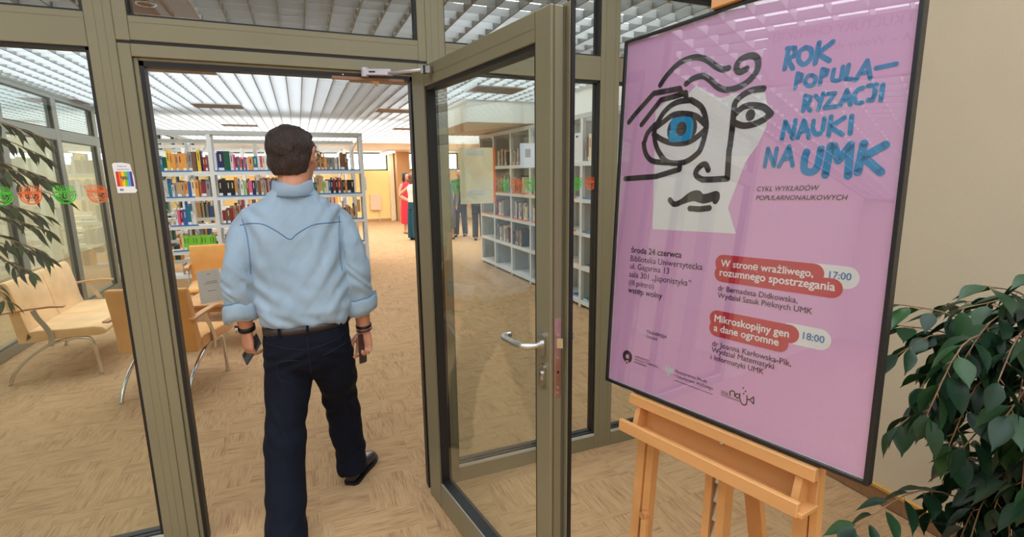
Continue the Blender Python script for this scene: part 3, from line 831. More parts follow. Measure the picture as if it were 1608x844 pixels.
for i, (big, strokes) in enumerate(LET):
    for j, p in enumerate(strokes): ribbon(mb, p, .0155 if big else (.0105 if i in (0, 1, 2) else .0088 if i < 17 else .0096), Z0 + .0004 + (i * 3 + j) * .000006, True, 5) if (len(p) > 2 and i in (1, 4, 6, 14, 19, 25 - 1)) else ribbon(mb, p, .0155 if big else (.0105 if i in (0, 1, 2) else .0088 if i < 17 else .0096), Z0 + .0004 + (i * 3 + j) * .000006, False)
mb.build('title_lettering', M_LBL, sheet)
WP = [(pill(.560, .6674, .382, .428), Z0 + .0002, M_PW), (pill(.3467, .6017, .3855, .4273), Z0 + .0004, M_RED), (pill(.3470, .6396, .360, .4005), Z0 + .0005, M_RED),
      (pill(.520, .6284, .2465, .2915), Z0 + .0002, M_PW), (pill(.3430, .5638, .2465, .2875), Z0 + .0004, M_RED), (pill(.3440, .5431, .2215, .2625), Z0 + .0005, M_RED)]
for p, z, m in WP: flat(p, z, 'caption_plate', m, sheet)
for (s, a, c) in TXT:
    wdt = math.hypot(c[0] - a[0], c[1] - a[1])
    bold = 0.0; m = M_TXT; shear = 0
    if s in ('W stronę wrażliwego,', 'rozumnego spostrzegania', 'Mikroskopijny gen', 'a dane ogromne'): bold = .024; m = M_PW
    elif s in ('17:00', '18:00'): bold = .018; m = M_TBL
    elif s.startswith('środa') or s.startswith('wstęp'): bold = .018
    elif a[0] > .35 or a[1] > .5: bold = .012
    if s.startswith('CYKL') or s.startswith('POPUL'): shear = .2; bold = .008
    me = text_mesh(s, width=wdt, bold=bold, shear=shear); me.materials.append(m)
    dz = Z0 + .0009
    o = link('printed_line', me, sheet); o.location = (a[0], (a[1] + c[1]) / 2 - .0, dz)
# emblems
mb = MB()
for a0 in range(24):
    a = 2 * math.pi * a0 / 24; c_ = 2 * math.pi * (a0 + 1) / 24
    mb.add([(.0786 + .0188 * math.cos(a), .0955 + .0188 * math.sin(a), Z0 + .0004), (.0786 + .0188 * math.cos(c_), .0955 + .0188 * math.sin(c_), Z0 + .0004), (.0786 + .0068 * math.cos(c_), .0958 + .0068 * math.sin(c_), Z0 + .0004), (.0786 + .0068 * math.cos(a), .0958 + .0068 * math.sin(a), Z0 + .0004)], [(0, 1, 2, 3)])
mb.build('university_emblem', M_INK, sheet)
flat(disc((.0786, .0782), .0062), Z0 + .0006, 'emblem_notch', MATS['pink_print'], sheet)
flat(disc((.0784, .0768), .0034), Z0 + .0008, 'emblem_dot', M_INK, sheet)
mb = MB(); S = [(0, .016), (.004, .012), (.003, .007), (.012, .014), (.015, .008), (.014, .0), (.008, -.006), (.004, -.004), (.005, -.012), (0, -.018)]
S = S + [(-x, y) for x, y in S[::-1][1:-1]]
flat([(.2312 + x, .0935 + y) for x, y in S], Z0 + .0004, 'eagle_emblem', mat('printed_silver', rgb(196, 204, 212), .5), sheet)
mb = MB(); ribbon(mb, [(.2538, .0742), (.3683, .0717)], .0014, Z0 + .0004, False)
mb.build('rule', M_INK, sheet)
mb = MB()
for i, p in enumerate(([(0.4160, 0.0843), (0.4151, 0.0939), (0.4213, 0.0983), (0.4267, 0.0964), (0.4275, 0.0868)], [(0.4384, 0.0941), (0.4320, 0.0944), (0.4300, 0.0876), (0.4355, 0.0845), (0.4401, 0.0897), (0.4407, 0.0972)], [(.4401, .0897), (0.4456, 0.0769), (0.4530, 0.0733), (0.4594, 0.0792), (0.4587, 0.0982)], [(0.4602, 0.0891), (0.4662, 0.0911), (0.4751, 0.1001)], [(.4751, .1001), (0.4766, 0.0839), (0.4676, 0.0892)])):
    ribbon(mb, p, .0032, Z0 + .0004 + i * .00001, i < 3)
for c in ((0.448, 0.1137), (0.4541, 0.1072), (0.45, 0.1003)): mb.add([(x, y, Z0 + .0004) for x, y in disc(c, .0022, n=8)], [tuple(range(8))])
mb.build('year_emblem', M_INK, sheet)

# ---- easel (built in the plane of the poster, then down to the floor)
es = thing('easel', 'beech studio easel holding up the pink framed poster', 'easel', PO); es.rotation_euler = PROT
def eb(name, a, c, m=M_WOOD, ch=.002, par=None): return MB().cbox(a, c, ch).build(name, m, par or es)
M_WH = mat('beech_wood_rail', rgb(208, 152, 95), 0.42, var=0.13, vscale=9, stretch=(.12, 1, 1), bump=.04, bscale=200)
eb('upper_ledge', (.112, -.034, -.030), (.632, -.004, .012), M_WH)
eb('tray_back', (.125, -.107, -.040), (.625, -.034, -.026), M_WH)
eb('tray_floor', (.118, -.110, -.030), (.628, -.098, .040), M_WH)
eb('tray_lip', (.105, -.112, .028), (.618, -.078, .043), M_WH)
for u_ in (.135, .590):
    MB().prism([(-.098, -.026), (-.098, .020), (-.036, .004), (-.036, -.026)], 'x', u_, u_ + .016).build('tray_end', M_WOOD, es)
kn = MB(); kn.ball((.392, -.052, -.024), (.0075, .0075, .005)); kn.build('tray_bolt', M_STEEL, es, True)
bot = -.962
def leg(name, u0, u1, n0, n1, top, slant=0.0):
    o = MB()
    o.add([(u0, top, n0), (u1, top, n0), (u1, top, n1), (u0, top, n1), (u0 - slant, bot, n0), (u1 - slant, bot, n0), (u1 - slant, bot, n1), (u0 - slant, bot, n1)],
          [(0, 1, 2, 3), (7, 6, 5, 4), (0, 4, 5, 1), (1, 5, 6, 2), (2, 6, 7, 3), (3, 7, 4, 0)])
    return o.build(name, M_WOOD, es)
leg('front_leg', .1205, .150, -.062, -.030, -.02, .02); leg('front_leg', .153, .178, -.062, -.036, -.02, .02)
leg('front_leg', .575, .604, -.062, -.030, -.02, -.02); leg('front_leg', .607, .622, -.062, -.036, .0, -.02)
MB().box((.112, -.30, -.064), (.1205, -.285, -.034)).build('leg_pin', M_RUB, es)
ms1 = leg('mast_rail', .349, .370, -.070, -.034, .30); ms2 = leg('mast_rail', .388, .410, -.070, -.034, .30)
MB().box((.370, bot, -.068), (.388, .30, -.060)).build('mast_web', M_WOOD, es)
r_ = MB()
for k in range(9):
    v0 = -.125 - k * .052
    r_.obox((.379, v0, -.052), (.379, v0 - .044, -.042), .0155, .002, (0, 0, 1)); r_.obox((.379, v0 - .045, -.041), (.379, v0 - .045, -.056), .0155, .003, (0, 1, 0))
r_.build('ratchet_strip', M_STEEL, es)
MB().cbox((.360, .28, -.060), (.400, 1.06, -.036), .002).build('upper_mast', M_WOOD, es)
clip = eb('top_clip', (.290, 1.021, -.034), (.470, 1.058, .010), M_WH)
eb('clip_slot', (.372, 1.058, -.03), (.388, 1.075, .0), M_WOODE)
MB().cyl((.164, -.372, -.036), (.164, -.372, -.020), .013, 20).build('strut_knob', M_WOODE, es, 'auto')
MB().cyl((.164, -.372, -.022), (.164, -.372, -.017), .005, 10).build('strut_screw', M_STEEL, es)
MB().obox((.166, -.372, -.028), (.262, -.95, .085), .020, .012, (0, 0, 1)).build('strut', M_WOOD, es)
MB().obox((.13, -.80, -.048), (.60, -.80, -.048), .03, .02, (0, 1, 0)).build('cross_rail', M_WH, es)
MB().obox((.379, .25, -.075), (.379, -.90, -.42), .045, .022, (0, 0, 1)).build('rear_leg', M_WOOD, es)

# ================================================================== THINGS ON THE GLASS AND FRAME
def upright(name, label, cat, x, y, z, rz=0.0, group=None, face=-1):
    """thing whose local XY plane stands upright facing the camera side (-Y)"""
    t = thing(name, label, cat, (x, y, z), group=group)
    t.rotation_euler = (math.pi / 2, 0, rz)
    return t
M_OR = mat('orange_decal', rgb(238, 110, 48), .5); M_GR = mat('green_decal', rgb(74, 190, 44), .5)
def decal(x, col, label, tilt):
    t = upright('face_decal', label, 'sticker', x, YG - .0042, 1.5465, 0, 'cut-out face stickers along the partition glass')
    m = M_OR if col == 'o' else M_GR
    mb = MB(); z = 0.0
    for k in range(11):
        xx = -.030 + .006 * k
        ribbon(mb, [(xx, .010), (xx + tilt * .01, .030 + .004 * math.sin(k * .31))], .0024, z, False)
    mb.build('comb', m, t)
    mb = MB()
    for r0, a0, a1, w in ((.031, 172, 368, .0048), (.0245, 180, 250, .004), (.0245, 290, 360, .004), (.0175, 205, 335, .0036)):
        ribbon(mb, [(r0 * math.cos(math.radians(a)), -.002 + r0 * .98 * math.sin(math.radians(a))) for a in np.linspace(a0, a1, 14)], w, z - .00001 * r0, True, 2)
    ribbon(mb, [(-.032, .009), (.0, .0115), (.032, .009)], .0045, z + .00002, True)
    ribbon(mb, [(0, .008), (-.002, -.008), (.003, -.011)], .005, z + .00003, True)
    for sx in (-.0145, .0145):
        ribbon(mb, [(sx + .0062 * math.cos(a), -.001 + .005 * math.sin(a)) for a in np.linspace(0, 2 * math.pi, 12)], .0024, z + .00004, True, 2)
        ribbon(mb, [(sx - .011, .005), (sx, .0075), (sx + .011, .004)], .004, z + .00005, True)
    mb.build('mask', m, t)
left = [(-.986, 'g', 'green cut-out face sticker leftmost in the row on the left pane'), (-.904, 'o', 'orange cut-out face sticker second in the row on the left pane'), (-.804, 'g', 'green cut-out face sticker third in the row on the left pane'), (-.704, 'o', 'orange cut-out face sticker beside the left door post')]
right = [(.697, 'g', 'green cut-out face sticker left of the yellowed notice'), (.905, 'o', 'orange cut-out face sticker behind the right edge of the yellowed notice'), (.945, 'g', 'green cut-out face sticker just right of the yellowed notice'), (1.017, 'o', 'orange cut-out face sticker seen through the door glass'), (1.10, 'g', 'green cut-out face sticker by the lock stile of the door'), (1.36, 'g', 'green cut-out face sticker on the narrow strip of glass right of the door'), (1.448, 'o', 'orange cut-out face sticker on the narrow strip right of the door'), (1.64, 'g', 'green cut-out face sticker next to the edge of the poster')]
for i, (x, c, l) in enumerate(left + right): decal(x, c, l, (-1, .5, -.4, -1.2)[i % 4])

def sheet_thing(name, label, cat, x0, z0, x1, z1, y, m, th=.0006):
    t = upright(name, label, cat, x0, y, z0)
    MB().box((0, 0, 0), (x1 - x0, z1 - z0, th)).build('sheet', m, t)
    return t
t = sheet_thing('notice_sheet', 'yellowed notice seen from its back on the side glass, with orange edge and tape strips', 'notice', .719, 1.459, .901, 1.729, YG - .0050, mat('yellowed_paper', rgb(226, 218, 180), .8, var=.04, vscale=12))
MB().box((.172, 0, .0006), (.182, .27, .0012)).build('orange_edge', M_OR, t)
for z in (.235, .045): MB().cbox((.035, z, .0006), (.125, z + .022, .0016), .0004).build('tape_strip', mat('milky_tape', rgb(205, 210, 205), .3, bump=.3, bscale=90), t)
t = sheet_thing('notice_sheet', 'small white notice with a grey square on the side glass', 'notice', 1.036, 1.632, 1.140, 1.752, YG - .0050, mat('blue_white_paper', rgb(214, 222, 234), .7))
MB().box((.028, .05, .0006), (.058, .092, .0009)).build('grey_print', mat('grey_print', rgb(150, 156, 168), .7), t)
# torn rainbow sticker on the left post
t = upright('rainbow_sticker', 'torn white sticker with rainbow stripes on the left door post', 'sticker', -.641, YF - .0008, 1.548)
flat([(.006, 0), (.062, 0), (.0655, .004), (.069, .010), (.0655, .014), (.063, .016), (.0645, .030), (.064, .06), (.060, .085), (.058, .105), (.054, .109), (.032, .113), (.006, .112), (.001, .106)], 0, 'paper', M_PAPER, t)
cols = [(222, 44, 40), (240, 120, 40), (248, 205, 30), (120, 196, 50), (80, 160, 220), (92, 40, 140)]
for i, c in enumerate(cols):
    a = .008 + i * .0088; flat([(a, .024), (a + .0088, .024), (a + .0088 - (.002 if i == 5 else 0), .080), (a, .080)], .0002, 'stripe', mat('stripe_%d' % i, rgb(*c), .5), t)
flat([(.020, .066), (.026, .062), (.040, .062), (.047, .054), (.042, .052), (.040, .046), (.036, .052), (.031, .050), (.029, .040), (.027, .051), (.022, .056)], .0004, 'animal_print', mat('olive_print', rgb(120, 106, 72), .5), t)
flat(disc((.020, .012), .006, .0045), .0004, 'round_mark', mat('violet_print', rgb(60, 44, 110), .5), t)
flat(disc((.020, .012), .0025, .002), .0006, 'round_mark_hole', M_PAPER, t)
for s, x, y, w_ in (('Czas na', .017, .097, .028), ('czytelnictwo', .013, .086, .040)):
    me = text_mesh(s, width=w_, bold=.006); me.materials.append(mat('grey_blue_print', rgb(120, 120, 170), .6)); o = link('sticker_text', me, t); o.location = (x, y, .0004)

# hanging sign in the lobby (seen mirrored in the poster glazing)
t = thing('hanging_sign', 'long white ceiling-hung sign with purple lettering in the lobby, mirrored in the poster', 'sign', (-.7, .4, 2.30))
MB().cbox((-.03, -1.6, 0), (0, 1.12, .296), .004).build('sign_board', mat('lilac_sign', rgb(198, 172, 186), .8), t)
me = text_mesh('JAPONISTYKA I KULTURY CHIŃSKIEJ', width=1.0, bold=.01); me.materials.append(mat('plum_print', rgb(140, 90, 120), .7))
o = link('sign_text', me, t); o.rotation_euler = (math.pi / 2, 0, math.pi / 2); o.location = (.001, .09, .232)
me = text_mesh('JAPONISTYKA – Wolny dostęp', width=.74, bold=.01); me.materials.append(MATS['plum_print'])
o = link('sign_text', me, t); o.rotation_euler = (math.pi / 2, 0, math.pi / 2); o.location = (.001, .17, .150)
for y in (-1.3, .9): MB().cyl((-.015, y, .29), (-.015, y, .32), .004, 8).build('hanger', M_STEEL, t)

# ================================================================== SEATING
def bevel_me(me, w, seg=3):
    bm = bmesh.new(); bm.from_mesh(me)
    bmesh.ops.bevel(bm, geom=[e for e in bm.edges if e.calc_face_angle(0) > .5], offset=w, segments=seg, profile=.6, affect='EDGES', clamp_overlap=True)
    bmesh.ops.recalc_face_normals(bm, faces=bm.faces)
    bm.to_mesh(me); bm.free()
    me.polygons.foreach_set('use_smooth', [True] * len(me.polygons)); me.set_sharp_from_angle(angle=math.radians(50)); me.update()
    return me
def seat_unit(name, label, cat, W, units, loc, rz, ms, arms=True, backs=None):
    """local X = width, local +Y = the way the sitter faces, origin under the middle of the back"""
    t = thing(name, label, cat, loc, rz)
    h = W / 2
    uw = W / units
    for k in range(units):
        x0, x1 = -h + k * uw + .001, -h + (k + 1) * uw - .001
        pr = [(.0, .335), (-.012, .45), (-.03, .62), (-.06, .80), (-.052, .825), (-.015, .828), (.005, .80), (.035, .64), (.055, .50), (.075, .425), (.10, .38), (.05, .335)]
        me = MB().prism(pr, 'x', x0, x1).mesh('backrest', ms); bevel_me(me, .012); link('backrest', me, t)
        pr = [(.055, .425), (.12, .432), (.30, .425), (.48, .425), (.545, .412), (.570, .385), (.560, .355), (.50, .345), (.30, .35), (.04, .335), (.04, .37)]
        me = MB().prism(pr, 'x', x0, x1).mesh('seat', ms); bevel_me(me, .012); link('seat', me, t)
    for sx in (-1, 1):
        xl = sx * (h - .045)
        L = catmull([(xl, .475, 0.0), (xl, .468, .14), (xl, .452, .29), (xl, .41, .325), (xl, .30, .33), (xl, .16, .292), (xl, .03, .21), (xl, -.07, .10), (xl, -.115, 0.0)], 5)
        lg = MB().tube(L, .0135, 12).build('leg', M_CHROME, t, True)
        for yy in (.475, -.115): MB().cyl((xl, yy, 0), (xl, yy, .012), .018, 14).build('foot', M_STEEL, lg, 'auto')
        if arms:
            xa = sx * (h + .016)
            A = catmull([(xa, .20, .30), (xa, .215, .38), (xa, .19, .46), (xa, .15, .54), (xa, .13, .600)], 5)
            m_ = MB()
            for i in range(len(A) - 1): m_.obox(A[i], A[i + 1] + (A[i + 1] - A[i]) * .1, .010, .036, (0, 1, 0))
            ar = m_.build('arm_bracket', M_STEEL, t)
            pts = [(-.06, .588), (.02, .596), (.12, .606), (.24, .612), (.33, .606), (.33, .622), (.24, .630), (.12, .624), (.02, .614), (-.06, .604)]
            me = MB().prism(pts, 'x', xa - .024, xa + .024).mesh('armrest', M_ARMW); bevel_me(me, .005, 2); link('armrest', me, t)
    MB().obox((-h + .045, .30, .328), (h - .045, .30, .328), .03, .02).build('cross_bar', M_CHROME, t)
    return t
seat_unit('bench', 'peach suede two-seat bench with beech armrests along the left glazing', 'bench', 1.14, 2, (-2.125, 5.56, 0), -math.pi / 2, M_SUEDE)
seat_unit('armchair', 'tan armchair seen from behind, nearest to the left door post', 'armchair', .56, 1, (-1.055, 4.30, 0), math.radians(-19), M_SUEDE_D)
seat_unit('armchair', 'light tan armchair facing the door beyond the low table', 'armchair', .56, 1, (-.96, 6.86, 0), math.radians(184), M_SUEDE_D)
t = thing('coffee_table', 'low square beech coffee table between the two tan armchairs', 'table', (-.78, 5.62, 0), math.radians(-12))
me = MB().cbox((-.32, -.32, .415), (.32, .32, .44), .004).mesh('table_top', M_ARMW); link('table_top', me, t)
MB().box((-.27, -.27, .355), (.27, .27, .415)).build('apron', M_ARMW, t)
for sx in (-1, 1):
    for sy in (-1, 1): MB().cbox((sx * .27 - .02, sy * .27 - .02, 0), (sx * .27 + .02, sy * .27 + .02, .36), .003).build('leg', M_ARMW, t)
t = thing('leaflet_holder', 'clear upright holder with a white printed leaflet on the low table', 'leaflet holder', (-.83, 5.36, .441), math.radians(28)); t.rotation_euler = (math.radians(-5), 0, math.radians(28)); t.location.z += .016
MB().box((-.105, -.004, 0), (.105, .0, .30)).build('leaflet', mat('lilac_paper', rgb(246, 243, 250), .6), t)
MB().box((-.108, -.0075, 0), (.108, -.0055, .303)).build('clear_cover', M_GLASS, t)
MB().box((-.108, -.06, 0), (.108, .04, .003)).build('base', M_GLASS, t)
for (x, z, w_) in ((-.02, .262, .03), (-.035, .19, .09), (-.055, .175, .115), (-.035, .105, .07)):
    MB().box((x, -.0048, z), (x + w_, -.0041, z + .0035)).build('print_line', M_TXT, t)

# radiator, ceiling lamp far right
t = thing('radiator', 'pale flat panel radiator under the far window', 'radiator', (2.5, 18.72, .40))
MB().cbox((-.2, -.05, 0), (.16, .07, .56), .01).build('panel', mat('pale_pink_enamel', rgb(240, 214, 190), .5), t)
MB().cyl((.10, .02, -.4), (.10, .02, .0), .012, 8).build('pipe', M_WHITE, t)
for lx, lab in ((2.8, 'long slim lit lamp under the brown soffit, nearest to the tan pillar'), (.2, 'added fill lamp under the brown soffit behind the shelving'), (-2.6, 'added fill lamp under the brown soffit, leftmost behind the shelving')):  # the two lamps behind the shelving are added to brighten the far end
    t = thing('ceiling_lamp', lab, 'lamp', (lx, 17.6, 2.32))
    MB().cbox((-.09, -.95, 0), (.09, .95, .03), .004).build('diffuser', M_TUBE, t)
    MB().box((-.1, -.96, .03), (.1, .96, .088)).build('housing', M_WHITE, t)
# signs in the corridor beyond the left glazing
t = thing('notice_board', 'pale notice board on the corridor wall beyond the left glazing', 'notice board', (-4.59, 9.35, 1.35))
MB().cbox((-.008, -.42, -.40), (.012, .42, .45), .004).build('board', mat('pale_blue_board', rgb(212, 222, 228), .6), t)
t = thing('fire_sign', 'small red and white pictogram sign on the corridor notice board', 'sign', (-4.574, 9.33, 1.62))
MB().box((-.002, -.09, -.07), (.004, .09, .07)).build('plate', mat('sign_red', rgb(196, 56, 52), .5), t)
MB().box((.004, -.06, -.05), (.005, -.01, .05)).build('pictogram', M_PAPER, t); MB().box((.004, .02, -.05), (.005, .06, .0)).build('pictogram', M_PAPER, t)
t = thing('picture_frame', 'small picture in a white and red frame beyond the left glazing', 'picture', (-4.585, 10.6, 1.45))
MB().cbox((-.005, -.14, -.2), (.01, .14, .2), .003).build('frame', M_PAPER, t); MB().box((.01, -.11, -.17), (.012, .11, .17)).build('picture', mat('red_print', rgb(206, 92, 76), .6), t)

# ================================================================== SHELVING AND BOOKS
def bookcase(label, name, loc, rz, edges, levels, depth, H, far=False, brace=True, labels=True, back=False):
    """local X runs along the front, local -Y is the front face; origin on the floor at the front line"""
    t = thing(name, label, 'bookcase', loc, rz)
    up = MB()
    up.box((-.025, 0, 0), (.025, .012, H)); up.box((-.003, 0, 0), (.003, .055, H)); up.box((-.025, depth - .012, 0), (.025, depth, H)); up.box((-.003, depth - .055, 0), (.003, depth, H))
    for z in (.05, H - .05): up.box((-.004, .01, z - .025), (.004, depth - .01, z + .025))
    um = up.mesh('upright', M_WHITE)
    for x in edges: link('upright', um, t, loc=(x, 0, 0))
    x0, x1 = edges[0], edges[-1]
    if back:
        MB().box((x0, depth - .004, .06), (x1, depth - .001, H - .04)).build('mesh_back', M_SHGREY, t)
    for x in (edges if back else (x0, x1)):
        MB().box((x - .012, .03, .02), (x - .009 if x != x1 else x - .009, depth - .02, H - .02)).build('side_panel', M_SHGREY, t)
    for y in (0, depth - .03):
        MB().box((x0 - .025, y - .001, H - .052), (x1 + .025, y + .03, H)).build('top_beam', M_SHGREY, t)
    for i in range(len(edges) - 1):
        a, b = edges[i] + .026, edges[i + 1] - .026
        sm = MB(); sm.box((a, .004, -.022), (b, depth - .01, 0)); sm.box((a, .0, -.05), (b, .004, .002))
        me = sm.mesh('shelf', M_WHITE)
        for z in levels: link('shelf', me, t, loc=(0, 0, z))
        if brace and i % 2 == 0:
            z0, z1 = levels[0] + .02, H - .1
            MB().obox((a, depth - .02, z0), (b, depth - .02, z1), .012, .003, (0, 1, 0)).build('brace', M_SHGREY, t)
            MB().obox((b, depth - .024, z0), (a, depth - .024, z1), .012, .003, (0, 1, 0)).build('brace', M_SHGREY, t)
    return t
PAL = {'white': (226, 224, 220), 'orange': (234, 158, 72), 'yellow': (230, 190, 60), 'dark green': (24, 86, 60), 'teal': (30, 120, 140), 'navy': (34, 38, 84), 'maroon': (140, 46, 58), 'red': (190, 50, 52), 'pink': (226, 96, 132),
       'grey': (148, 144, 140), 'black': (34, 32, 34), 'brown': (120, 84, 60), 'blue': (52, 96, 170), 'lime green': (132, 208, 60), 'tan': (196, 158, 116), 'purple': (104, 76, 128), 'cream': (232, 214, 176), 'dark grey': (78, 76, 80)}
def bmat(c):
    return mat('book_' + c.replace(' ', '_'), rgb(*PAL[c]), .5, var=.05, vscale=30)
NB = [0]
ORD = ['first', 'second', 'third', 'fourth', 'fifth', 'sixth', 'seventh', 'eighth', 'ninth', 'tenth', 'eleventh', 'twelfth', 'thirteenth', 'fourteenth', 'fifteenth', 'sixteenth', 'seventeenth', 'eighteenth', 'nineteenth', 'twentieth', 'twenty-first', 'twenty-second', 'twenty-third', 'twenty-fourth', 'twenty-fifth']
def book_mesh(w, h, d, c, detail=True):
    b = MB()
    b.m(0).box((.0, 0, 0), (w, .003, h)); b.box((0, .003, 0), (.0025, d, h)); b.box((w - .0025, .003, 0), (w, d, h))
    b.m(1).box((.0025, .003, .003), (w - .0025, d - .003, h - .004))
    if detail and w > .016:
        if NB[0] % 2: b.m(2).box((.003, -.0006, .012), (w - .003, .0, .012 + .038))
        if NB[0] % 3 != 1: b.m(3).box((w * .38, -.0006, h * .5), (w * .62, 0, h * .84))
    mt = [bmat(c), mat('book_pages', rgb(232, 224, 204), .8), mat('spine_label', rgb(238, 238, 236), .6), mat('spine_title', rgb(60, 50, 56) if c in ('white', 'cream', 'orange', 'yellow', 'tan', 'lime green', 'pink', 'grey') else rgb(222, 196, 130), .5)] if True else None
    if c in ('white', 'cream', 'orange', 'yellow', 'tan', 'lime green', 'pink', 'grey'): mt[3] = mat('spine_title_dark', rgb(60, 50, 56), .5)
    else: mt[3] = mat('spine_title_gilt', rgb(222, 200, 150), .5)
    return b.mesh('book', mt)
def put_books(par, x, z, spec, where, group, yoff=.02, maxd=.2):
    """spec: (colour, thickness, height) or a number for a gap; returns the end x"""
    R = Matrix.Rotation(par.rotation_euler.z, 4, 'Z'); k = 0
    for s in spec:
        if not isinstance(s, tuple): x += s; continue
        c, w, h = s[:3]
        me = book_mesh(w, h, min(maxd, .13 + .06 * ((NB[0] * 7) % 5) / 5), c)
        o = link('book', me)
        lean = s[3] if len(s) > 3 else 0
        o.location = Vector(par.location) + R @ Vector((x, yoff + (.006 * ((NB[0] * 3) % 4)), z + .0006))
        o.rotation_euler = (0, 0, par.rotation_euler.z)
        if lean: o.rotation_euler = (0, lean, par.rotation_euler.z)
        tag(o, '%s book, %s from left, %s' % (c, ORD[k], where), 'book', group)
        NB[0] += 1; k += 1
        x += w + .0012 + (abs(lean) * h if lean else 0)
    return x
def rspec(r, W, cols, hmin=.19, hmax=.28, wmin=.014, wmax=.045):
    out = []; x = 0
    while x < W - wmax:
        w = r.uniform(wmin, wmax); out.append((r.choice(cols), w, r.uniform(hmin, hmax))); x += w + .0012
    return out
LV = [.245, .585, .940, 1.335, 1.690]
E1 = [-2.14, -1.115, -.09, .935]
bc = bookcase('white steel bookcase across the room, nearest row facing the door', 'bookcase', (0, 8.336, 0), 0, E1, LV, .30, 2.25)
G1 = 'books on the nearest bookcase'
r = random.Random(11)
def lb(bay, lev): return '%s shelf, %s bay, front bookcase' % (('bottom', 'second lowest', 'middle', 'second highest', 'top')[lev], ('left', 'middle', 'right')[bay])
B = put_books
# left bay (its left part is behind the door post)
B(bc, -1.72, LV[4], [('teal', .03, .19), ('dark green', .045, .2), ('yellow', .035, .30), ('orange', .03, .25), ('orange', .032, .24), ('tan', .03, .24), ('orange', .05, .25), ('orange', .045, .25), ('tan', .02, .24), ('grey', .045, .27), ('brown', .05, .27), ('black', .012, .27), ('yellow', .04, .30), ('navy', .012, .28), .01, ('maroon', .028, .2), ('maroon', .028, .2)], lb(0, 4), G1)
B(bc, -1.66, LV[3], [('teal', .03, .2), ('white', .03, .18), ('grey', .03, .2), ('tan', .05, .21), ('tan', .04, .21), ('orange', .04, .22), ('blue', .04, .21), ('cream', .045, .25), ('orange', .04, .24), .03, ('maroon', .06, .21), ('grey', .05, .22)], lb(0, 3), G1)
B(bc, -1.63, LV[2], [('white', .03, .2), ('pink', .03, .22), ('maroon', .03, .22), ('blue', .05, .23), ('teal', .05, .28), ('white', .02, .2)], lb(0, 2), G1)
B(bc, -1.62, LV[1], [('orange', .03, .19), ('cream', .02, .2)] + [('lime green', .034, .21 - .002 * (k % 3)) for k in range(11)], lb(0, 1), G1)
B(bc, -1.62, LV[0], rspec(r, .5, ['brown', 'tan', 'dark grey', 'grey'], .12, .2), lb(0, 0), G1)
# middle bay
B(bc, -1.075, LV[4], [('white', .03, .26), ('blue', .012, .26), ('navy', .075, .28), ('dark green', .075, .28), ('white', .04, .26), ('pink', .02, .24), ('maroon', .03, .2), ('teal', .02, .18), ('pink', .03, .2), ('dark green', .02, .17), ('pink', .02, .2), ('purple', .02, .2), ('white', .02, .2), ('orange', .06, .21), ('teal', .06, .21), ('white', .03, .22), ('pink', .03, .22), ('cream', .03, .22), ('white', .03, .22), ('grey', .03, .22)], lb(1, 4), G1)
B(bc, -1.06, LV[3], [('black', .05, .23), ('black', .05, .23), ('black', .05, .23), ('black', .05, .23), ('orange', .03, .27), ('grey', .04, .21), ('white', .04, .2), ('lime green', .015, .22), ('white', .02, .2), ('brown', .03, .23), ('pink', .045, .22), ('navy', .04, .22), ('grey', .03, .22), ('brown', .04, .22), ('tan', .03, .22), ('grey', .03, .22)], lb(1, 3), G1)
B(bc, -1.05, LV[2], rspec(r, .5, ['brown', 'tan', 'dark grey', 'maroon', 'black']) , lb(1, 2), G1)
B(bc, -1.05, LV[1], [('purple', .02, .2), ('white', .02, .22), ('purple', .03, .21), ('white', .03, .22), ('pink', .02, .2), ('grey', .03, .2)], lb(1, 1), G1)
# right bay (seen to the right of the man)
B(bc, .20, LV[4], rspec(r, .26, ['orange', 'brown', 'tan']) + [('grey', .04, .2), ('grey', .04, .2), ('grey', .035, .2), ('white', .03, .2), ('grey', .03, .2), .02, ('brown', .06, .25), ('brown', .04, .25), .0], lb(2, 4), G1)
B(bc, .16, LV[3], [('cream', .03, .2), ('teal', .03, .18), ('dark green', .03, .18), ('tan', .04, .28), ('tan', .04, .28), ('lime green', .02, .21), ('cream', .03, .2), ('white', .03, .2), ('blue', .03, .21), ('black', .035, .21), ('maroon', .035, .21), ('black', .035, .21), ('red', .035, .21), ('dark grey', .035, .21), ('black', .03, .21), ('orange', .03, .21), ('black', .05, .21), ('black', .05, .21)], lb(2, 3), G1)
B(bc, .40, LV[2], rspec(r, .46, ['brown', 'tan', 'dark grey', 'black'], .16, .24), lb(2, 2), G1)
B(bc, .45, LV[1], rspec(r, .25, ['grey', 'tan', 'dark grey'], .12, .22), lb(2, 1), G1)
for lv in (4, 3, 2, 1):
    for i, (a, c) in enumerate(((-1.70, -1.35), (-1.07, -.35), (.15, .9))):
        MB().box((a, -.003, LV[lv] - .002), (c, -.0005, LV[lv] + .016)).build('label_strip', M_BLUE, bc)
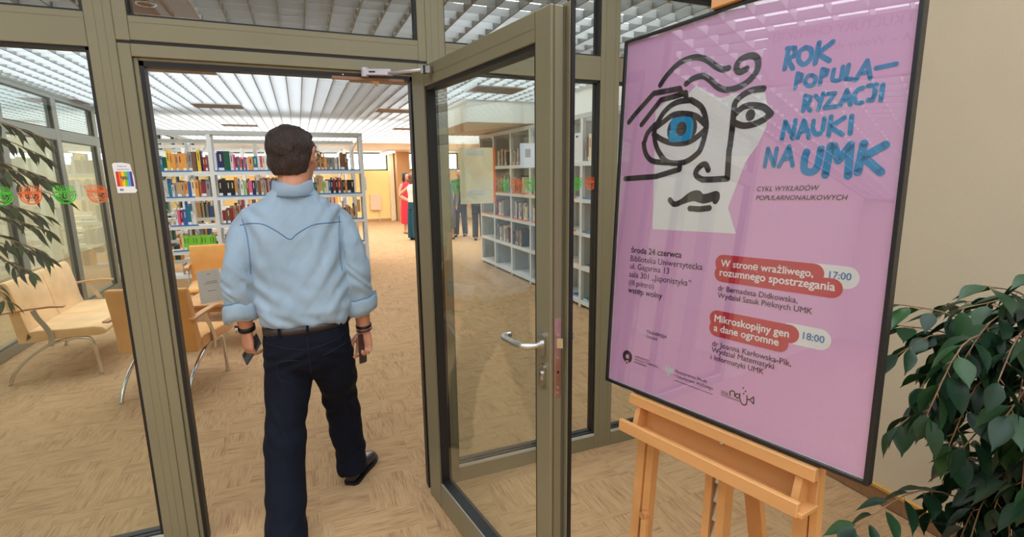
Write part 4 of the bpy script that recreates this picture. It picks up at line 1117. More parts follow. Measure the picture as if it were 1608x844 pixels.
# rows behind
names = ['second row of white steel shelving behind the front bookcase', 'third row of white steel shelving, behind the second row', 'fourth row of white steel shelving, hindmost one visible']
for k, y in enumerate((9.95, 11.65, 13.3)):
    q = bookcase(names[k], 'bookcase', (0, y, 0), 0, [-3.165 + .36 + 1.0 * i - .35 * (k % 2) + .15 for i in range(4)] + [.955], LV, .30, 2.23)
    rr = random.Random(20 + k)
    m = [bmat(c) for c in ('tan', 'grey', 'brown', 'orange', 'maroon', 'dark green', 'white', 'dark grey', 'blue')]
    bb = MB(); sm = MB(); W = []
    for lv, z in enumerate(LV):
        x = -2.4
        ups = [u.location.x for u in q.children if u.name.startswith('upright')]
        while x < .86:
            if rr.random() < .12: x += rr.uniform(.1, .5)
            w = rr.uniform(.018, .05); h = rr.uniform(.18, .27)
            if any(u - .03 < x + w and x < u + .03 for u in ups): x += .01; continue
            bb.m(rr.randrange(len(m))).box((x, y + .03, z + .001), (x + w, y + .18, z + h)); x += w + .001
    o = bb.build('books', m); tag(o, 'mixed run of books on the %s row of shelving' % ('second', 'third', 'fourth')[k], 'books', kind='stuff')
# ---- right-hand bookcase, running away from the door wall
RL = [.085, .505, .915, 1.31, 1.735]
ER = [-8.86, -8.17, -7.42, -6.70, -5.98, -5.26, -4.60, -3.90, -3.2]
rc = bookcase('long grey-white bookcase along the right wall, its front facing the aisle', 'bookcase', (3.05, 0, 0), -math.pi / 2, ER, RL, .34, 2.27, back=True, brace=False)
rc_R = rc.rotation_euler.z
G2 = 'books on the right-hand bookcase'
def lr(bay, lev): return '%s shelf, %s bay from far end, right bookcase' % (('bottom', 'second lowest', 'middle', 'second highest', 'top')[lev], ORD[bay])
cc = ['grey', 'white', 'cream', 'maroon', 'brown', 'dark grey', 'blue', 'tan']
r = random.Random(5)
for bay in range(1, 7):
    a = ER[bay] + .03; W = ER[bay + 1] - ER[bay] - .06
    for lv in range(1, 5):
        if lv == 1 and bay >= 3: continue
        if lv == 4 and bay in (4, 5): continue
        if lv == 4: W2 = W * .75
        else: W2 = W * (.55, .9, .8)[(bay + lv) % 3]
        if NB[0] > 288: continue
        B(rc, a, RL[lv], rspec(r, W2, cc, .2, .27, .022, .055), lr(bay, lv), G2)
for lv in range(1, 5):
    if lv in (2, 3):
        for i in range(len(ER) - 1): MB().box((ER[i] + .05, -.003, RL[lv] - .004), (ER[i + 1] - .1, -.0005, RL[lv] + .018)).build('label_strip', M_BLUE if i > 4 else M_OR, rc)
def file_box(x, z, w, h, c, label):
    t = thing('file_box', label, 'file box', Vector(rc.location) + Matrix.Rotation(rc_R, 4, 'Z') @ Vector((x, .03, z + .001)), rc_R)
    MB().cbox((0, 0, 0), (w, .24, h), .003).build('box', bmat(c), t)
    MB().cbox((w * .3, -.003, h - .05), (w * .6, 0, h - .03), .001).build('finger_slot', M_RUB, t)
def flat_book(x, z, w, d, h, c, label, rz=0.0):
    o = link('magazine', MB().m(0).box((0, 0, 0), (w, d, h * .25)).box((0, 0, h * .75), (w, d, h)).m(1).box((.002, .002, h * .25), (w - .002, d - .002, h * .75)).mesh('magazine', [bmat(c), mat('book_pages', rgb(232, 224, 204), .8)]))
    o.location = Vector(rc.location) + Matrix.Rotation(rc_R, 4, 'Z') @ Vector((x, .03, z + .001)); o.rotation_euler = (0, 0, rc_R + rz); tag(o, label, 'magazine')
B(rc, ER[4] + .03, RL[4], [('grey', .03, .24), ('maroon', .03, .25), ('white', .03, .24), ('grey', .04, .25), ('dark grey', .03, .24), ('maroon', .03, .26), ('brown', .03, .25)], lr(4, 4), G2)
file_box(-5.66, RL[4], .16, .33, 'cream', 'cream file box on the top shelf right of the door, left of two')
file_box(-5.49, RL[4], .17, .33, 'white', 'off-white file box on the top shelf right of the door, right of two')
B(rc, ER[5] + .05, RL[4], [('grey', .03, .26), ('maroon', .03, .27), ('cream', .06, .30), ('cream', .06, .30)], lr(5, 4), G2)
flat_book(-5.52, RL[0], .21, .28, .02, 'blue', 'blue magazine lying on the bottom shelf right of the door', .08)
flat_book(-5.22, RL[0], .21, .28, .03, 'teal', 'teal magazine lying on the bottom shelf beside the blue one', -.1)
flat_book(-5.20, RL[1], .21, .28, .02, 'dark grey', 'dark magazine lying on the second lowest shelf right of the door', .05)
flat_book(-5.5, RL[1], .21, .26, .015, 'tan', 'tan magazine lying on the second lowest shelf right of the door', -.05)

# ================================================================== PLANTS
def leaf_mesh(name, m, wd=.45, droop=.18, n=8):
    vs = []; fs = []
    for i in range(n + 1):
        t = i / n
        w = wd * .5 * float(np.interp(t, [0, .12, .35, .55, .75, .88, 1], [.02, .55, 1, .9, .5, .14, .01]))
        z = -droop * t * t
        vs += [(t, -w, z + w * .35), (t, 0, z), (t, w, z + w * .35)]
    for i in range(n):
        for k in (0, 1):
            a = i * 3 + k; fs.append((a, a + 3, a + 4, a + 1))
    me = bpy.data.meshes.new(name); me.from_pydata(vs, [], fs); me.materials.append(m)
    me.polygons.foreach_set('use_smooth', [True] * len(fs)); me.update()
    return me
def leaf_mat(name, c, c2):
    m = bpy.data.materials.new(name); m.use_nodes = True; nt = m.node_tree; b = nt.nodes['Principled BSDF']
    oi = nd(nt, 'ShaderNodeObjectInfo'); mx = nd(nt, 'ShaderNodeMix', data_type='RGBA')
    n = nd(nt, 'ShaderNodeTexNoise'); n.inputs['Scale'].default_value = 3
    geo = nd(nt, 'ShaderNodeNewGeometry')
    ad = nd(nt, 'ShaderNodeMath', operation='MULTIPLY_ADD'); ad.inputs[1].default_value = .5; 
    nt.links.new(geo.outputs['Position'], n.inputs['Vector'])
    nt.links.new(n.outputs['Fac'], ad.inputs[0]); nt.links.new(oi.outputs['Random'], ad.inputs[2])
    sb = nd(nt, 'ShaderNodeMath', operation='SUBTRACT'); sb.inputs[1].default_value = .3; sb.use_clamp = True
    nt.links.new(ad.outputs[0], sb.inputs[0]); pw = nd(nt, 'ShaderNodeMath', operation='POWER'); pw.inputs[1].default_value = 2.2
    nt.links.new(sb.outputs[0], pw.inputs[0])
    nt.links.new(pw.outputs[0], mx.inputs[0]); mx.inputs[6].default_value = (*c, 1); mx.inputs[7].default_value = (*c2, 1)
    nt.links.new(mx.outputs[2], b.inputs['Base Color'])
    b.inputs['Roughness'].default_value = .36; b.inputs['Specular IOR Level'].default_value = .45
    tr = nd(nt, 'ShaderNodeBsdfTranslucent'); nt.links.new(mx.outputs[2], tr.inputs[0])
    ms = nd(nt, 'ShaderNodeMixShader'); ms.inputs[0].default_value = .15
    out = nt.nodes['Material Output']
    nt.links.new(b.outputs[0], ms.inputs[1]); nt.links.new(tr.outputs[0], ms.inputs[2]); nt.links.new(ms.outputs[0], out.inputs[0])
    MATS[name] = m
    return m
M_LEAF = leaf_mat('ficus_leaf', rgb(30, 60, 40), rgb(66, 106, 58))
M_LEAF2 = leaf_mat('narrow_leaf', rgb(26, 48, 30), rgb(64, 96, 46))
M_STEM = mat('ficus_stem', rgb(150, 118, 88), .7, var=.15, vscale=40)
M_POT = mat('dark_terracotta', rgb(96, 74, 62), .7, var=.08)
M_SOIL = mat('soil', rgb(52, 40, 32), .95, bump=.8, bscale=60)
def leaf_xform(base, d, nrm, size, wid=1.0):
    d = d.normalized(); s = d.cross(nrm)
    if s.length < .05: s = d.orthogonal()
    s.normalize(); n = s.cross(d).normalized()
    # leaf local +X along d, +Y along -s..., +Z along n
    M = Matrix((d, n.cross(d), n)).transposed().to_4x4()
    return Matrix.Translation(base) @ M @ Matrix.Diagonal((size, size * wid, size, 1))
def plant(name, label, loc, pot_r, pot_h, twigs, lmesh, limit, size, seed, spacing, hang=.6, pointy=1.0, trunks=()):
    t = thing(name, label, 'plant', loc)
    R = random.Random(seed); O = Vector(loc)
    pot = MB(); prof = [(pot_r * .72, 0), (pot_r * .95, pot_h * .85), (pot_r * 1.03, pot_h * .86), (pot_r * 1.03, pot_h), (pot_r * .93, pot_h), (pot_r * .9, pot_h * .9)]
    pot.loft([[(x * math.cos(a), x * math.sin(a), z) for a in [2 * math.pi * k / 24 for k in range(24)]] for x, z in prof])
    pt = pot.build('pot', M_POT, t, 'auto')
    MB().cyl((0, 0, pot_h * .86), (0, 0, pot_h * .9), pot_r * .9, 20).build('soil', M_SOIL, pt)
    st = MB()
    for tr in trunks:
        C_ = catmull(tr, 4); st.tube(C_, [.014 - .009 * i / len(C_) for i in range(len(C_))], 7)
    L = []
    for tw in twigs:
        C_ = catmull(tw, 8); n = len(C_)
        st.tube(C_[::2] if n > 10 else C_, [.0026 - .0018 * i / n for i in range(len(C_[::2] if n > 10 else C_))], 5)
        acc = 0; side = 1
        for i in range(1, n):
            seg = (C_[i] - C_[i - 1]); acc += seg.length
            if i < n * .18: acc = min(acc, spacing * .4); continue
            while acc > spacing:
                acc -= spacing; side = -side
                tn = seg.normalized(); sd = tn.cross(Vector((0, 0, 1)))
                if sd.length < .1: sd = Vector((R.uniform(-1, 1), R.uniform(-1, 1), 0))
                sd.normalize()
                d = tn * R.uniform(.4, .9) + sd * side * R.uniform(.4, 1.0) + Vector((0, 0, -hang * R.uniform(.5, 1.5))) + Vector((R.uniform(-.3, .3), R.uniform(-.3, .3), R.uniform(-.2, .2)))
                nr = Vector((R.uniform(-.6, .6), R.uniform(-.6, .6), 1)) + sd * side * .5
                p = C_[i].copy(); sz = size * R.uniform(.72, 1.18)
                L.append((p + d.normalized() * .012, d, nr, sz))
                st.tube([p, p + d.normalized() * .018], .0012, 4, caps=False)
        d = (C_[-1] - C_[-3]) + Vector((0, 0, -.02 * hang)); L.append((C_[-1], d, Vector((R.uniform(-.3, .3), R.uniform(-.3, .3), 1)), size * R.uniform(.7, 1)))
    st.build('stems', M_STEM, t, True, w=True)
    L.sort(key=lambda l: (l[0] - Vector((0, 0, 1.6))).length)
    inv = Matrix.Translation(-O)
    for l in L[:limit]:
        o = link('leaf', R.choice(lmesh), t); o.matrix_local = inv @ leaf_xform(*l)
    rest = L[limit:]
    if rest:
        mb = MB()
        src = [v.co.copy() for v in lmesh[0].vertices]; fc = [tuple(p.vertices) for p in lmesh[0].polygons]
        for l in rest:
            M_ = leaf_xform(*l); mb.add([M_ @ v for v in src], fc)
        me = bpy.data.meshes.new('leaves'); me.from_pydata(mb.v, [], mb.f); me.materials.append(lmesh[0].materials[0]); me.polygons.foreach_set('use_smooth', [True] * len(me.polygons)); me.update()
        o = link('leaves', me, t, True); tag(o, kind='stuff')
    return t, len(L)
LM = [leaf_mesh('leaf', M_LEAF, w, dr) for w, dr in ((.50, .16), (.44, .28), (.56, .10))]
R = random.Random(8)
base = Vector((1.98, .72, 0))
tw = []
crown = Vector((1.86, .76, .93))
for i in range(240):
    # twigs start on the trunk bundle and arch outward and down
    z0 = R.uniform(.42, 1.12) if i % 3 else R.uniform(.42, .8)
    p0 = Vector((1.95 + R.uniform(-.05, .05), .72 + R.uniform(-.05, .05), z0))
    az = R.uniform(math.radians(95), math.radians(275)) if i % 5 else R.uniform(0, 2 * math.pi)
    L_ = R.uniform(.22, .48)
    dr = Vector((math.cos(az), math.sin(az), 0))
    rise = R.uniform(-.02, .16) if z0 > .8 else R.uniform(-.15, .08)
    p1 = p0 + dr * L_ * .4 + Vector((0, 0, rise * .8)); p2 = p0 + dr * L_ * .75 + Vector((0, 0, rise * .7)); p3 = p0 + dr * L_ + Vector((0, 0, rise - R.uniform(.05, .22)))
    if p3.x < 1.44 or (p3.x < 1.60 and p3.z < .72) or p3.y / p3.x > (.53 if p3.z > .88 else .475): continue
    tw.append([p0, p1, p2, p3])
for (e, m_) in (((1.64, .92, 1.20), (1.76, .84, 1.17)), ((1.60, .89, 1.06), (1.72, .84, 1.12)), ((1.66, .93, 1.13), (1.8, .85, 1.1)), ((1.62, .72, 1.30), (1.78, .70, 1.26)), ((1.70, .66, 1.33), (1.84, .66, 1.27)), ((1.40, .83, .585), (1.64, .80, .66)), ((1.52, .82, .88), (1.7, .80, .95)),  ((1.66, .62, .8), (1.8, .66, .9)), ((1.6, .55, .95), (1.8, .62, 1.02))):
    tw.append([(1.93, .74, m_[2] - .12), m_, e])
NOTE = plant('ficus', 'weeping fig with glossy dark green leaves at the right beside the beige wall', tuple(base), .17, .30, tw, LM, 300, .098, 3, .032, trunks=[[(1.98, .72, .26), (1.96, .74, .6), (1.95, .72, 1.12)], [(2.0, .70, .26), (1.99, .70, .7), (1.93, .74, 1.05)], [(1.96, .74, .26), (2.0, .76, .55), (1.97, .78, .95)]])
LN = [leaf_mesh('leaf', M_LEAF2, w, dr) for w, dr in ((.25, .25), (.22, .38), (.28, .15))]
tw = []
for (e, m_) in (((-1.00, 2.86, 1.78), (-1.2, 2.86, 1.86)), ((-1.02, 2.9, 1.70), (-1.22, 2.9, 1.80)), ((-1.0, 2.84, 1.60), (-1.2, 2.86, 1.66)), ((-1.01, 2.9, 1.53), (-1.22, 2.92, 1.63)), ((-1.05, 2.85, 1.45), (-1.25, 2.86, 1.53)), ((-1.06, 2.9, 1.38), (-1.25, 2.92, 1.45)), ((-1.09, 2.86, 1.30), (-1.27, 2.88, 1.38)), ((-1.14, 2.88, 1.20), (-1.3, 2.9, 1.30)), ((-1.12, 3.0, 1.25), (-1.3, 2.96, 1.34)), ((-1.1, 3.05, 1.62), (-1.28, 3.0, 1.7)), ((-1.15, 3.1, 1.42), (-1.3, 3.04, 1.5)), ((-1.3, 2.65, 1.5), (-1.36, 2.8, 1.6)), ((-1.6, 2.8, 1.4), (-1.5, 2.86, 1.5)), ((-1.6, 3.05, 1.7), (-1.5, 3.0, 1.7)), ((-1.22, 2.8, 1.95), (-1.34, 2.86, 1.9)), ((-1.18, 2.75, 1.1), (-1.3, 2.85, 1.22))):
    tw.append([(-1.42, 2.93, m_[2] - .04), m_, e])
plant('narrow_leaved_ficus', 'potted fig with long narrow hanging leaves behind the left pane', (-1.95, 2.95, 0), .17, .32, tw, LN, 300, .086, 6, .018, hang=.55, trunks=[[(-1.95, 2.95, .28), (-1.92, 2.95, .8), (-1.7, 2.94, 1.35), (-1.42, 2.93, 1.88)], [(-1.93, 2.95, .28), (-1.86, 2.92, .8), (-1.6, 2.94, 1.15), (-1.42, 2.94, 1.5)]])

# ================================================================== PEOPLE
SKIN = mat('skin', rgb(214, 150, 122), .5, var=.06, vscale=18, bump=.05, bscale=160)
SKIN2 = mat('tanned_skin', rgb(206, 148, 116), .5, var=.05, vscale=18)
def ring(c, a, b, ax, ay, n=20, p=2.0):
    out = []
    for k in range(n):
        t = 2 * math.pi * k / n; cs, sn = math.cos(t), math.sin(t)
        out.append(Vector(c) + ax * a * math.copysign(abs(cs) ** (2 / p), cs) + ay * b * math.copysign(abs(sn) ** (2 / p), sn))
    return out
def trunk(mb, secs, yaw=0.0, n=28, p=2.3):
    """secs: (centre, half width, half depth) from bottom up, horizontal rings"""
    ax = Vector((math.cos(yaw), math.sin(yaw), 0)); ay = Vector((-math.sin(yaw), math.cos(yaw), 0))
    mb.loft([ring(c, a, b, ax, ay, n, p) for c, a, b in secs])
def limb(mb, pts, rad, n=16, sub=5, end=True):
    P = catmull(pts, sub); rr = []
    for i in range(len(pts) - 1):
        for k in range(sub): rr.append(rad[i] + (rad[i + 1] - rad[i]) * (k / sub))
    rr.append(rad[-1])
    mb.tube(P, rr, n)
    mb.ball(P[0], rad[0] * .995, 14, 10)
    if end: mb.ball(P[-1], rad[-1] * .995, 14, 10)
def finger(mb, pts, r0, r1):
    P = catmull(pts, 3); n = len(P)
    rr = [r0 + (r1 - r0) * i / (n - 1) for i in range(n)]
    mb.tube(P, rr, 10)
    for q in (0, -1): mb.ball(P[q], rr[q], 10, 8)
    for q in pts[1:-1]: mb.ball(q, (r0 + r1) / 2 * 1.06, 10, 8)
def head(mb, c, yaw, s=1.0, pitch=0.0):
    """c: centre of skull; faces local +Y turned by yaw"""
    R = Matrix.Rotation(yaw, 3, 'Z') @ Matrix.Rotation(pitch, 3, 'X')
    def P(x, y, z): return Vector(c) + R @ Vector((x, y, z)) * s
    mb.ball(P(0, -.012, .018), (.078 * s, .098 * s, .098 * s), 22, 16, R)
    mb.ball(P(0, .026, -.045), (.062 * s, .070 * s, .072 * s), 20, 14, R)
    mb.ball(P(0, .056, -.088), (.032 * s, .030 * s, .026 * s), 14, 10, R)
    mb.ball(P(0, .075, .030), (.056 * s, .024 * s, .020 * s), 14, 10, R)
    mb.loft([[P(x * .012, .092 + y * .01, z) for x, y, z in ((-1, 0, .018), (1, 0, .018), (1, 1, .018), (-1, 1, .018))], [P(x * .017, .094 + y * .028, z) for x, y, z in ((-1, 0, -.03), (1, 0, -.03), (.5, 1, -.03), (-.5, 1, -.03))]])
    mb.ball(P(0, .108, -.028), (.013 * s, .014 * s, .010 * s), 10, 8, R)
    mb.ball(P(0, .091, -.058), (.025 * s, .012 * s, .006 * s), 12, 8, R); mb.ball(P(0, .089, -.067), (.021 * s, .012 * s, .007 * s), 12, 8, R)
    for sx in (-1, 1):
        mb.ball(P(sx * .030, .080, .002), (.016 * s, .012 * s, .012 * s), 10, 8, R)
        mb.ball(P(sx * .044, .060, -.03), (.026 * s, .026 * s, .024 * s), 12, 8, R)
        e = MB()
        E_ = catmull([P(sx * .078, .0, -.028), P(sx * .084, -.010, .0), P(sx * .090, -.014, .022), P(sx * .088, .000, .034), P(sx * .080, .012, .024), P(sx * .078, .012, .0), P(sx * .078, .006, -.024)], 4)
        mb.tube(E_, .0058 * s, 8, closed=True)
        mb.loft([[P(sx * (.075 + .004), -.008 + y * .010, z) for y, z in ((-1, -.02), (1, -.03), (1, .026), (-1, .026))], [P(sx * .0865, -.002 + y * .010, z) for y, z in ((-1, -.018), (.6, -.026), (1, .026), (-1, .026))]])
    return P, R
def noise_disp(seed, parts):
    r = np.random.RandomState(seed)
    W = []
    for (amp, freq, stretch, k) in parts:
        for _ in range(k):
            d = r.normal(size=3) * np.array(stretch); d /= np.linalg.norm(d)
            W.append((amp / math.sqrt(k), d * freq * r.uniform(.7, 1.4), r.uniform(0, 6.28), r.normal(size=3) * freq * .35, r.uniform(0, 6.28)))
    def f(co):
        out = np.zeros(len(co))
        for a, d, ph, d2, ph2 in W:
            out += a * np.sin(co @ d + ph + 1.6 * np.sin(co @ d2 + ph2))
        return out
    return f

# ---- the man walking through the door
man = thing('person', 'man in pale blue denim shirt and navy trousers walking away through the doorway', 'person', (0.0, 2.48, 0))
HC = Vector((-.014, 2.53, 1.690)); HY = math.radians(-24)
SL, SR = Vector((-.205, 2.50, 1.408)), Vector((.135, 2.52, 1.402))
EL, ER_ = Vector((-.278, 2.44, 1.155)), Vector((.212, 2.45, 1.140))
WL, WR = Vector((-.270, 2.50, .930)), Vector((.236, 2.48, .872))
HL, HR = Vector((-.100, 2.46, .90)), Vector((.065, 2.46, .90))
KL, KR = Vector((-.150, 2.36, .46)), Vector((.105, 2.62, .46))
AL, AR = Vector((-.178, 2.12, .10)), Vector((.150, 2.64, .095))
b = MB()
Phead, Rhead = head(b, HC, HY, 1.14)
limb(b, [HC + Vector((0, -.02, -.03)), HC + Vector((-.005, -.035, -.10)), Vector((-.025, 2.49, 1.54)), Vector((-.03, 2.495, 1.44))], [.066, .066, .070, .075])
trunk(b, [((-.02, 2.46, .86), .155, .105), ((-.02, 2.47, 1.0), .150, .105), ((-.03, 2.49, 1.25), .155, .10), ((-.035, 2.50, 1.38), .155, .09), ((-.03, 2.50, 1.47), .08, .06)])
limb(b, [SL, EL, WL], [.046, .042, .030]); limb(b, [SR, ER_, WR], [.046, .044, .031])
limb(b, [HL, KL, AL], [.085, .055, .038]); limb(b, [HR, KR, AR], [.085, .055, .038])
limb(b, [AL, AL + Vector((-.01, .05, -.06)), AL + Vector((-.02, .15, -.085))], [.036, .034, .022]); limb(b, [AR, AR + Vector((.03, .04, -.05)), AR + Vector((.10, .13, -.07))], [.036, .034, .022])
# right hand: back of the hand to the right, fingers curling round the phone toward the viewer
def hand(mb, w, palm_dir, back_n, thumb_side, curl, phone_c, sc=1.0):
    d = Vector(palm_dir).normalized(); nrm = Vector(back_n).normalized(); s = d.cross(nrm).normalized() * thumb_side
    pc = w + d * .055 * sc
    rg = []
    for t_, hw, ht in ((-.012, .026, .020), (.02, .032, .018), (.05, .040, .016), (.082, .041, .0135), (.092, .036, .011)):
        rg.append(ring(w + d * t_ * sc, hw * sc, ht * sc, s, nrm, 16, 2.4))
    mb.loft(rg)
    tips = []
    for k, (off, ln) in enumerate(((.030, .078), (.010, .086), (-.010, .080), (-.029, .064))):
        a = w + d * .086 * sc + s * off * sc
        c0, c1, c2 = curl[k]
        def rot(v, ang): return (Matrix.Rotation(ang, 3, s * thumb_side) @ v)
        sg = -1 if (Matrix.Rotation(.5, 3, s * thumb_side) @ d).dot(nrm) > 0 else 1
        d1 = rot(d, sg * c0); d2 = rot(d, sg * (c0 + c1)); d3 = rot(d, sg * (c0 + c1 + c2))
        p1 = a + d1 * ln * .45 * sc; p2 = p1 + d2 * ln * .32 * sc; p3 = p2 + d3 * ln * .22 * sc
        finger(mb, [a - d * .01, p1, p2, p3], .0092 * sc, .0074 * sc); tips.append(p3)
    t0 = w + d * .022 * sc + s * .022 * sc - nrm * .004
    t1 = t0 + (d * .7 + s * .62 - nrm * .35).normalized() * .036 * sc; t2 = t1 + (d * .92 + s * .20 - nrm * .30).normalized() * .034 * sc; t3 = t2 + (d * .98 + s * -.05 - nrm * .15).normalized() * .026 * sc
    finger(mb, [t0, t1, t2, t3], .0125 * sc, .0088 * sc)
    return tips
hand(b, WR + Vector((0, 0, -.008)), (-.05, -.06, -1), (.42, .90, .0), -1, [(.55, .75, .5), (.70, .95, .6), (.80, 1.05, .7), (.85, 1.1, .7)], None, 1.02)
hand(b, WL + Vector((0, 0, -.008)), (-.04, .06, -1), (-.80, -.60, 0), 1, [(.45, .7, .5), (.5, .8, .5), (.55, .9, .5), (.6, .9, .5)], None, 1.0)
body = remesh(b, 'body', SKIN, .0045, 3, man, True)
# clothes
DENIM = mat('pale_denim', rgb(158, 180, 200), .85, var=.11, vscale=4, bump=.3, bscale=700, sheen=.2)
DENIM_E = mat('denim_edge', rgb(196, 214, 232), .85, var=.1, vscale=60)
DENIM_S = mat('denim_seam', rgb(96, 132, 168), .85)
b = MB()
trunk(b, [((-.015, 2.465, .935), .178, .125), ((-.017, 2.465, .965), .196, .142), ((-.018, 2.468, 1.01), .206, .152), ((-.02, 2.475, 1.10), .205, .150), ((-.03, 2.485, 1.22), .208, .145), ((-.036, 2.495, 1.33), .212, .138), ((-.037, 2.50, 1.40), .205, .126), ((-.036, 2.505, 1.45), .186, .112), ((-.034, 2.505, 1.485), .150, .096), ((-.030, 2.502, 1.515), .112, .088), ((-.028, 2.502, 1.54), .090, .082), ((-.027, 2.502, 1.565), .077, .075)], math.radians(-3), 32, 2.35)
limb(b, [Vector((-.190, 2.50, 1.426)), Vector((-.230, 2.495, 1.382)), Vector((-.258, 2.46, 1.28)), EL + Vector((.002, 0, 0)), Vector((-.278, 2.47, 1.045))], [.060, .064, .062, .065, .062])
limb(b, [Vector((.126, 2.51, 1.420)), Vector((.162, 2.515, 1.374)), Vector((.192, 2.475, 1.28)), ER_, Vector((.226, 2.465, 1.03))], [.060, .064, .062, .064, .062])
nz = noise_disp(3, [(.0036, 14, (1, 1, .6), 7), (.0026, 34, (1, 1, 1.2), 8), (.0016, 90, (1, 1, 1), 6)])
def shirt_disp(co):
    base = nz(co)
    z = co[:, 2]; x = co[:, 0]
    arm = (np.abs(x + .035) > .205)
    out = base * np.where(arm, 1.0, .75)
    # blousing folds above the belt
    out += np.exp(-((z - .985) / .05) ** 2) * .005 * np.sin(x * 30 + 5 * np.sin(z * 20 + x * 6) + .6)
    # sleeve creases at the elbows
    out += np.where(arm, np.exp(-((z - 1.14) / .07) ** 2) * .004 * np.sin(z * 95 + x * 60 + 3 * np.sin(x * 45 + z * 30)), 0)
    # diagonal drag lines under the arms
    out += np.where(~arm, np.exp(-((np.abs(x + .035) - .17) / .05) ** 2) * .0055 * np.sin(z * 52 - np.abs(x) * 70 + 1.5 * np.sin(z * 17)), 0)
    out += np.where(~arm, np.exp(-((x + .10) / .10) ** 2 - ((z - 1.08) / .10) ** 2) * .004 * np.sin(z * 60 + x * 55), 0) + np.where(~arm, np.exp(-((x - .07) / .08) ** 2 - ((z - 1.20) / .12) ** 2) * .0035 * np.sin(z * 38 - x * 70), 0)
    return out
shirt = remesh(b, 'shirt', DENIM, .006, 5, man, True, disp=shirt_disp)
sbv = BVHTree.FromPolygons([tuple(v.co) for v in shirt.data.vertices], [tuple(p.vertices) for p in shirt.data.polygons])
def on_back(x, z, off=.002, y0=2.1):
    h = sbv.ray_cast(Vector((x, y0, z)), Vector((0, 1, 0)))
    return (h[0] + Vector((0, -off, 0))) if h[0] is not None else None
def seam_on(pts, name, m, r, par, sub=8, off=.0008):
    C_ = catmull([(p[0], 0, p[1]) for p in pts], sub); Q = []
    for c in C_:
        h = on_back(c.x, c.z, off)
        if h is not None: Q.append(h)
    if len(Q) > 2: return MB().tube(Q, r * 1.25, 6).build(name, m, par, True, w=True)
yoke = [(-.245, 1.400), (-.20, 1.408), (-.15, 1.402), (-.10, 1.372), (-.055, 1.338), (-.02, 1.362), (.04, 1.392), (.10, 1.398), (.165, 1.396)]
seam_on(yoke, 'yoke_seam', DENIM_S, .0019, shirt); seam_on([(x, z - .008) for x, z in yoke], 'yoke_stitching', DENIM_E, .0009, shirt)
for pts in ([(-.236, 1.425), (-.222, 1.36), (-.218, 1.28), (-.222, 1.19)], [(.160, 1.42), (.150, 1.35), (.146, 1.27), (.150, 1.18)]):
    seam_on(pts, 'armhole_seam', DENIM_S, .0018, shirt)
# collar: a folded band leaning round the neck
col = []
for k in range(25):
    a = math.radians(-205 + 230 * k / 24)
    cx, cy = -.025 + .076 * math.cos(a), 2.504 + .072 * math.sin(a)
    col.append((cx, cy, a))
cm_ = MB(); n = len(col)
def colring(k):
    cx, cy, a = col[k]; o = Vector((math.cos(a), math.sin(a), 0)); B0 = Vector((cx, cy, 1.543 + .012 * math.sin(a)))
    return [B0 + o * .010 + Vector((0, 0, -.020)), B0 + o * .004 + Vector((0, 0, .024)), B0 + o * -.002 + Vector((0, 0, .042)), B0 + o * .002 + Vector((0, 0, .047)), B0 + o * .009 + Vector((0, 0, .034)), B0 + o * (.014 + .014 * max(0, -math.sin(a))) + Vector((0, 0, -.012)), B0 + o * .017 + Vector((0, 0, -.020))]
cm_.loft([colring(k) for k in range(n)]); cm_.build('collar', DENIM, shirt, True, w=True)
MB().tube([colring(k)[5] + Vector((0, 0, -.002)) + Vector((math.cos(col[k][2]), math.sin(col[k][2]), 0)) * .0015 for k in range(n)], .0022, 6).build('collar_seam', DENIM_S, shirt, True, w=True)
# rolled cuffs
for (c, r0, nm) in ((Vector((-.281, 2.475, 1.012)), .066, 'l'), (Vector((.229, 2.468, .992)), .064, 'r')):
    cb_ = MB()
    n = 26; prof = [(-.040, -.004), (-.034, .010), (-.010, .013), (.022, .012), (.040, .008), (.034, -.004), (.0, -.006)]
    rings_ = []
    for k in range(n):
        a = 2 * math.pi * k / n; o = Vector((math.cos(a), math.sin(a), 0)); wv = .004 * math.sin(3 * a + (1 if nm == 'l' else 2.4)) + .003 * math.sin(7 * a)
        tilt = .018 * math.cos(a + (1.2 if nm == 'l' else 0.2))
        rings_.append([c + o * (r0 * (1.0 if abs(o.x) > .5 else .97) + q + wv * .8) + Vector((0, 0, h * 1.0 + tilt + wv)) for h, q in prof])
    rings_.append(rings_[0])
    cb_.loft(rings_, caps=False)
    cf = cb_.build('rolled_cuff', DENIM, shirt, True, w=True)
    MB().tube([q[0] for q in rings_[:-1]], .0035, 6, closed=True).build('cuff_edge', DENIM_E, cf, True, w=False)
    MB().tube([q[4] for q in rings_[:-1]], .0022, 6, closed=True).build('cuff_edge', DENIM_S, cf, True, w=False)
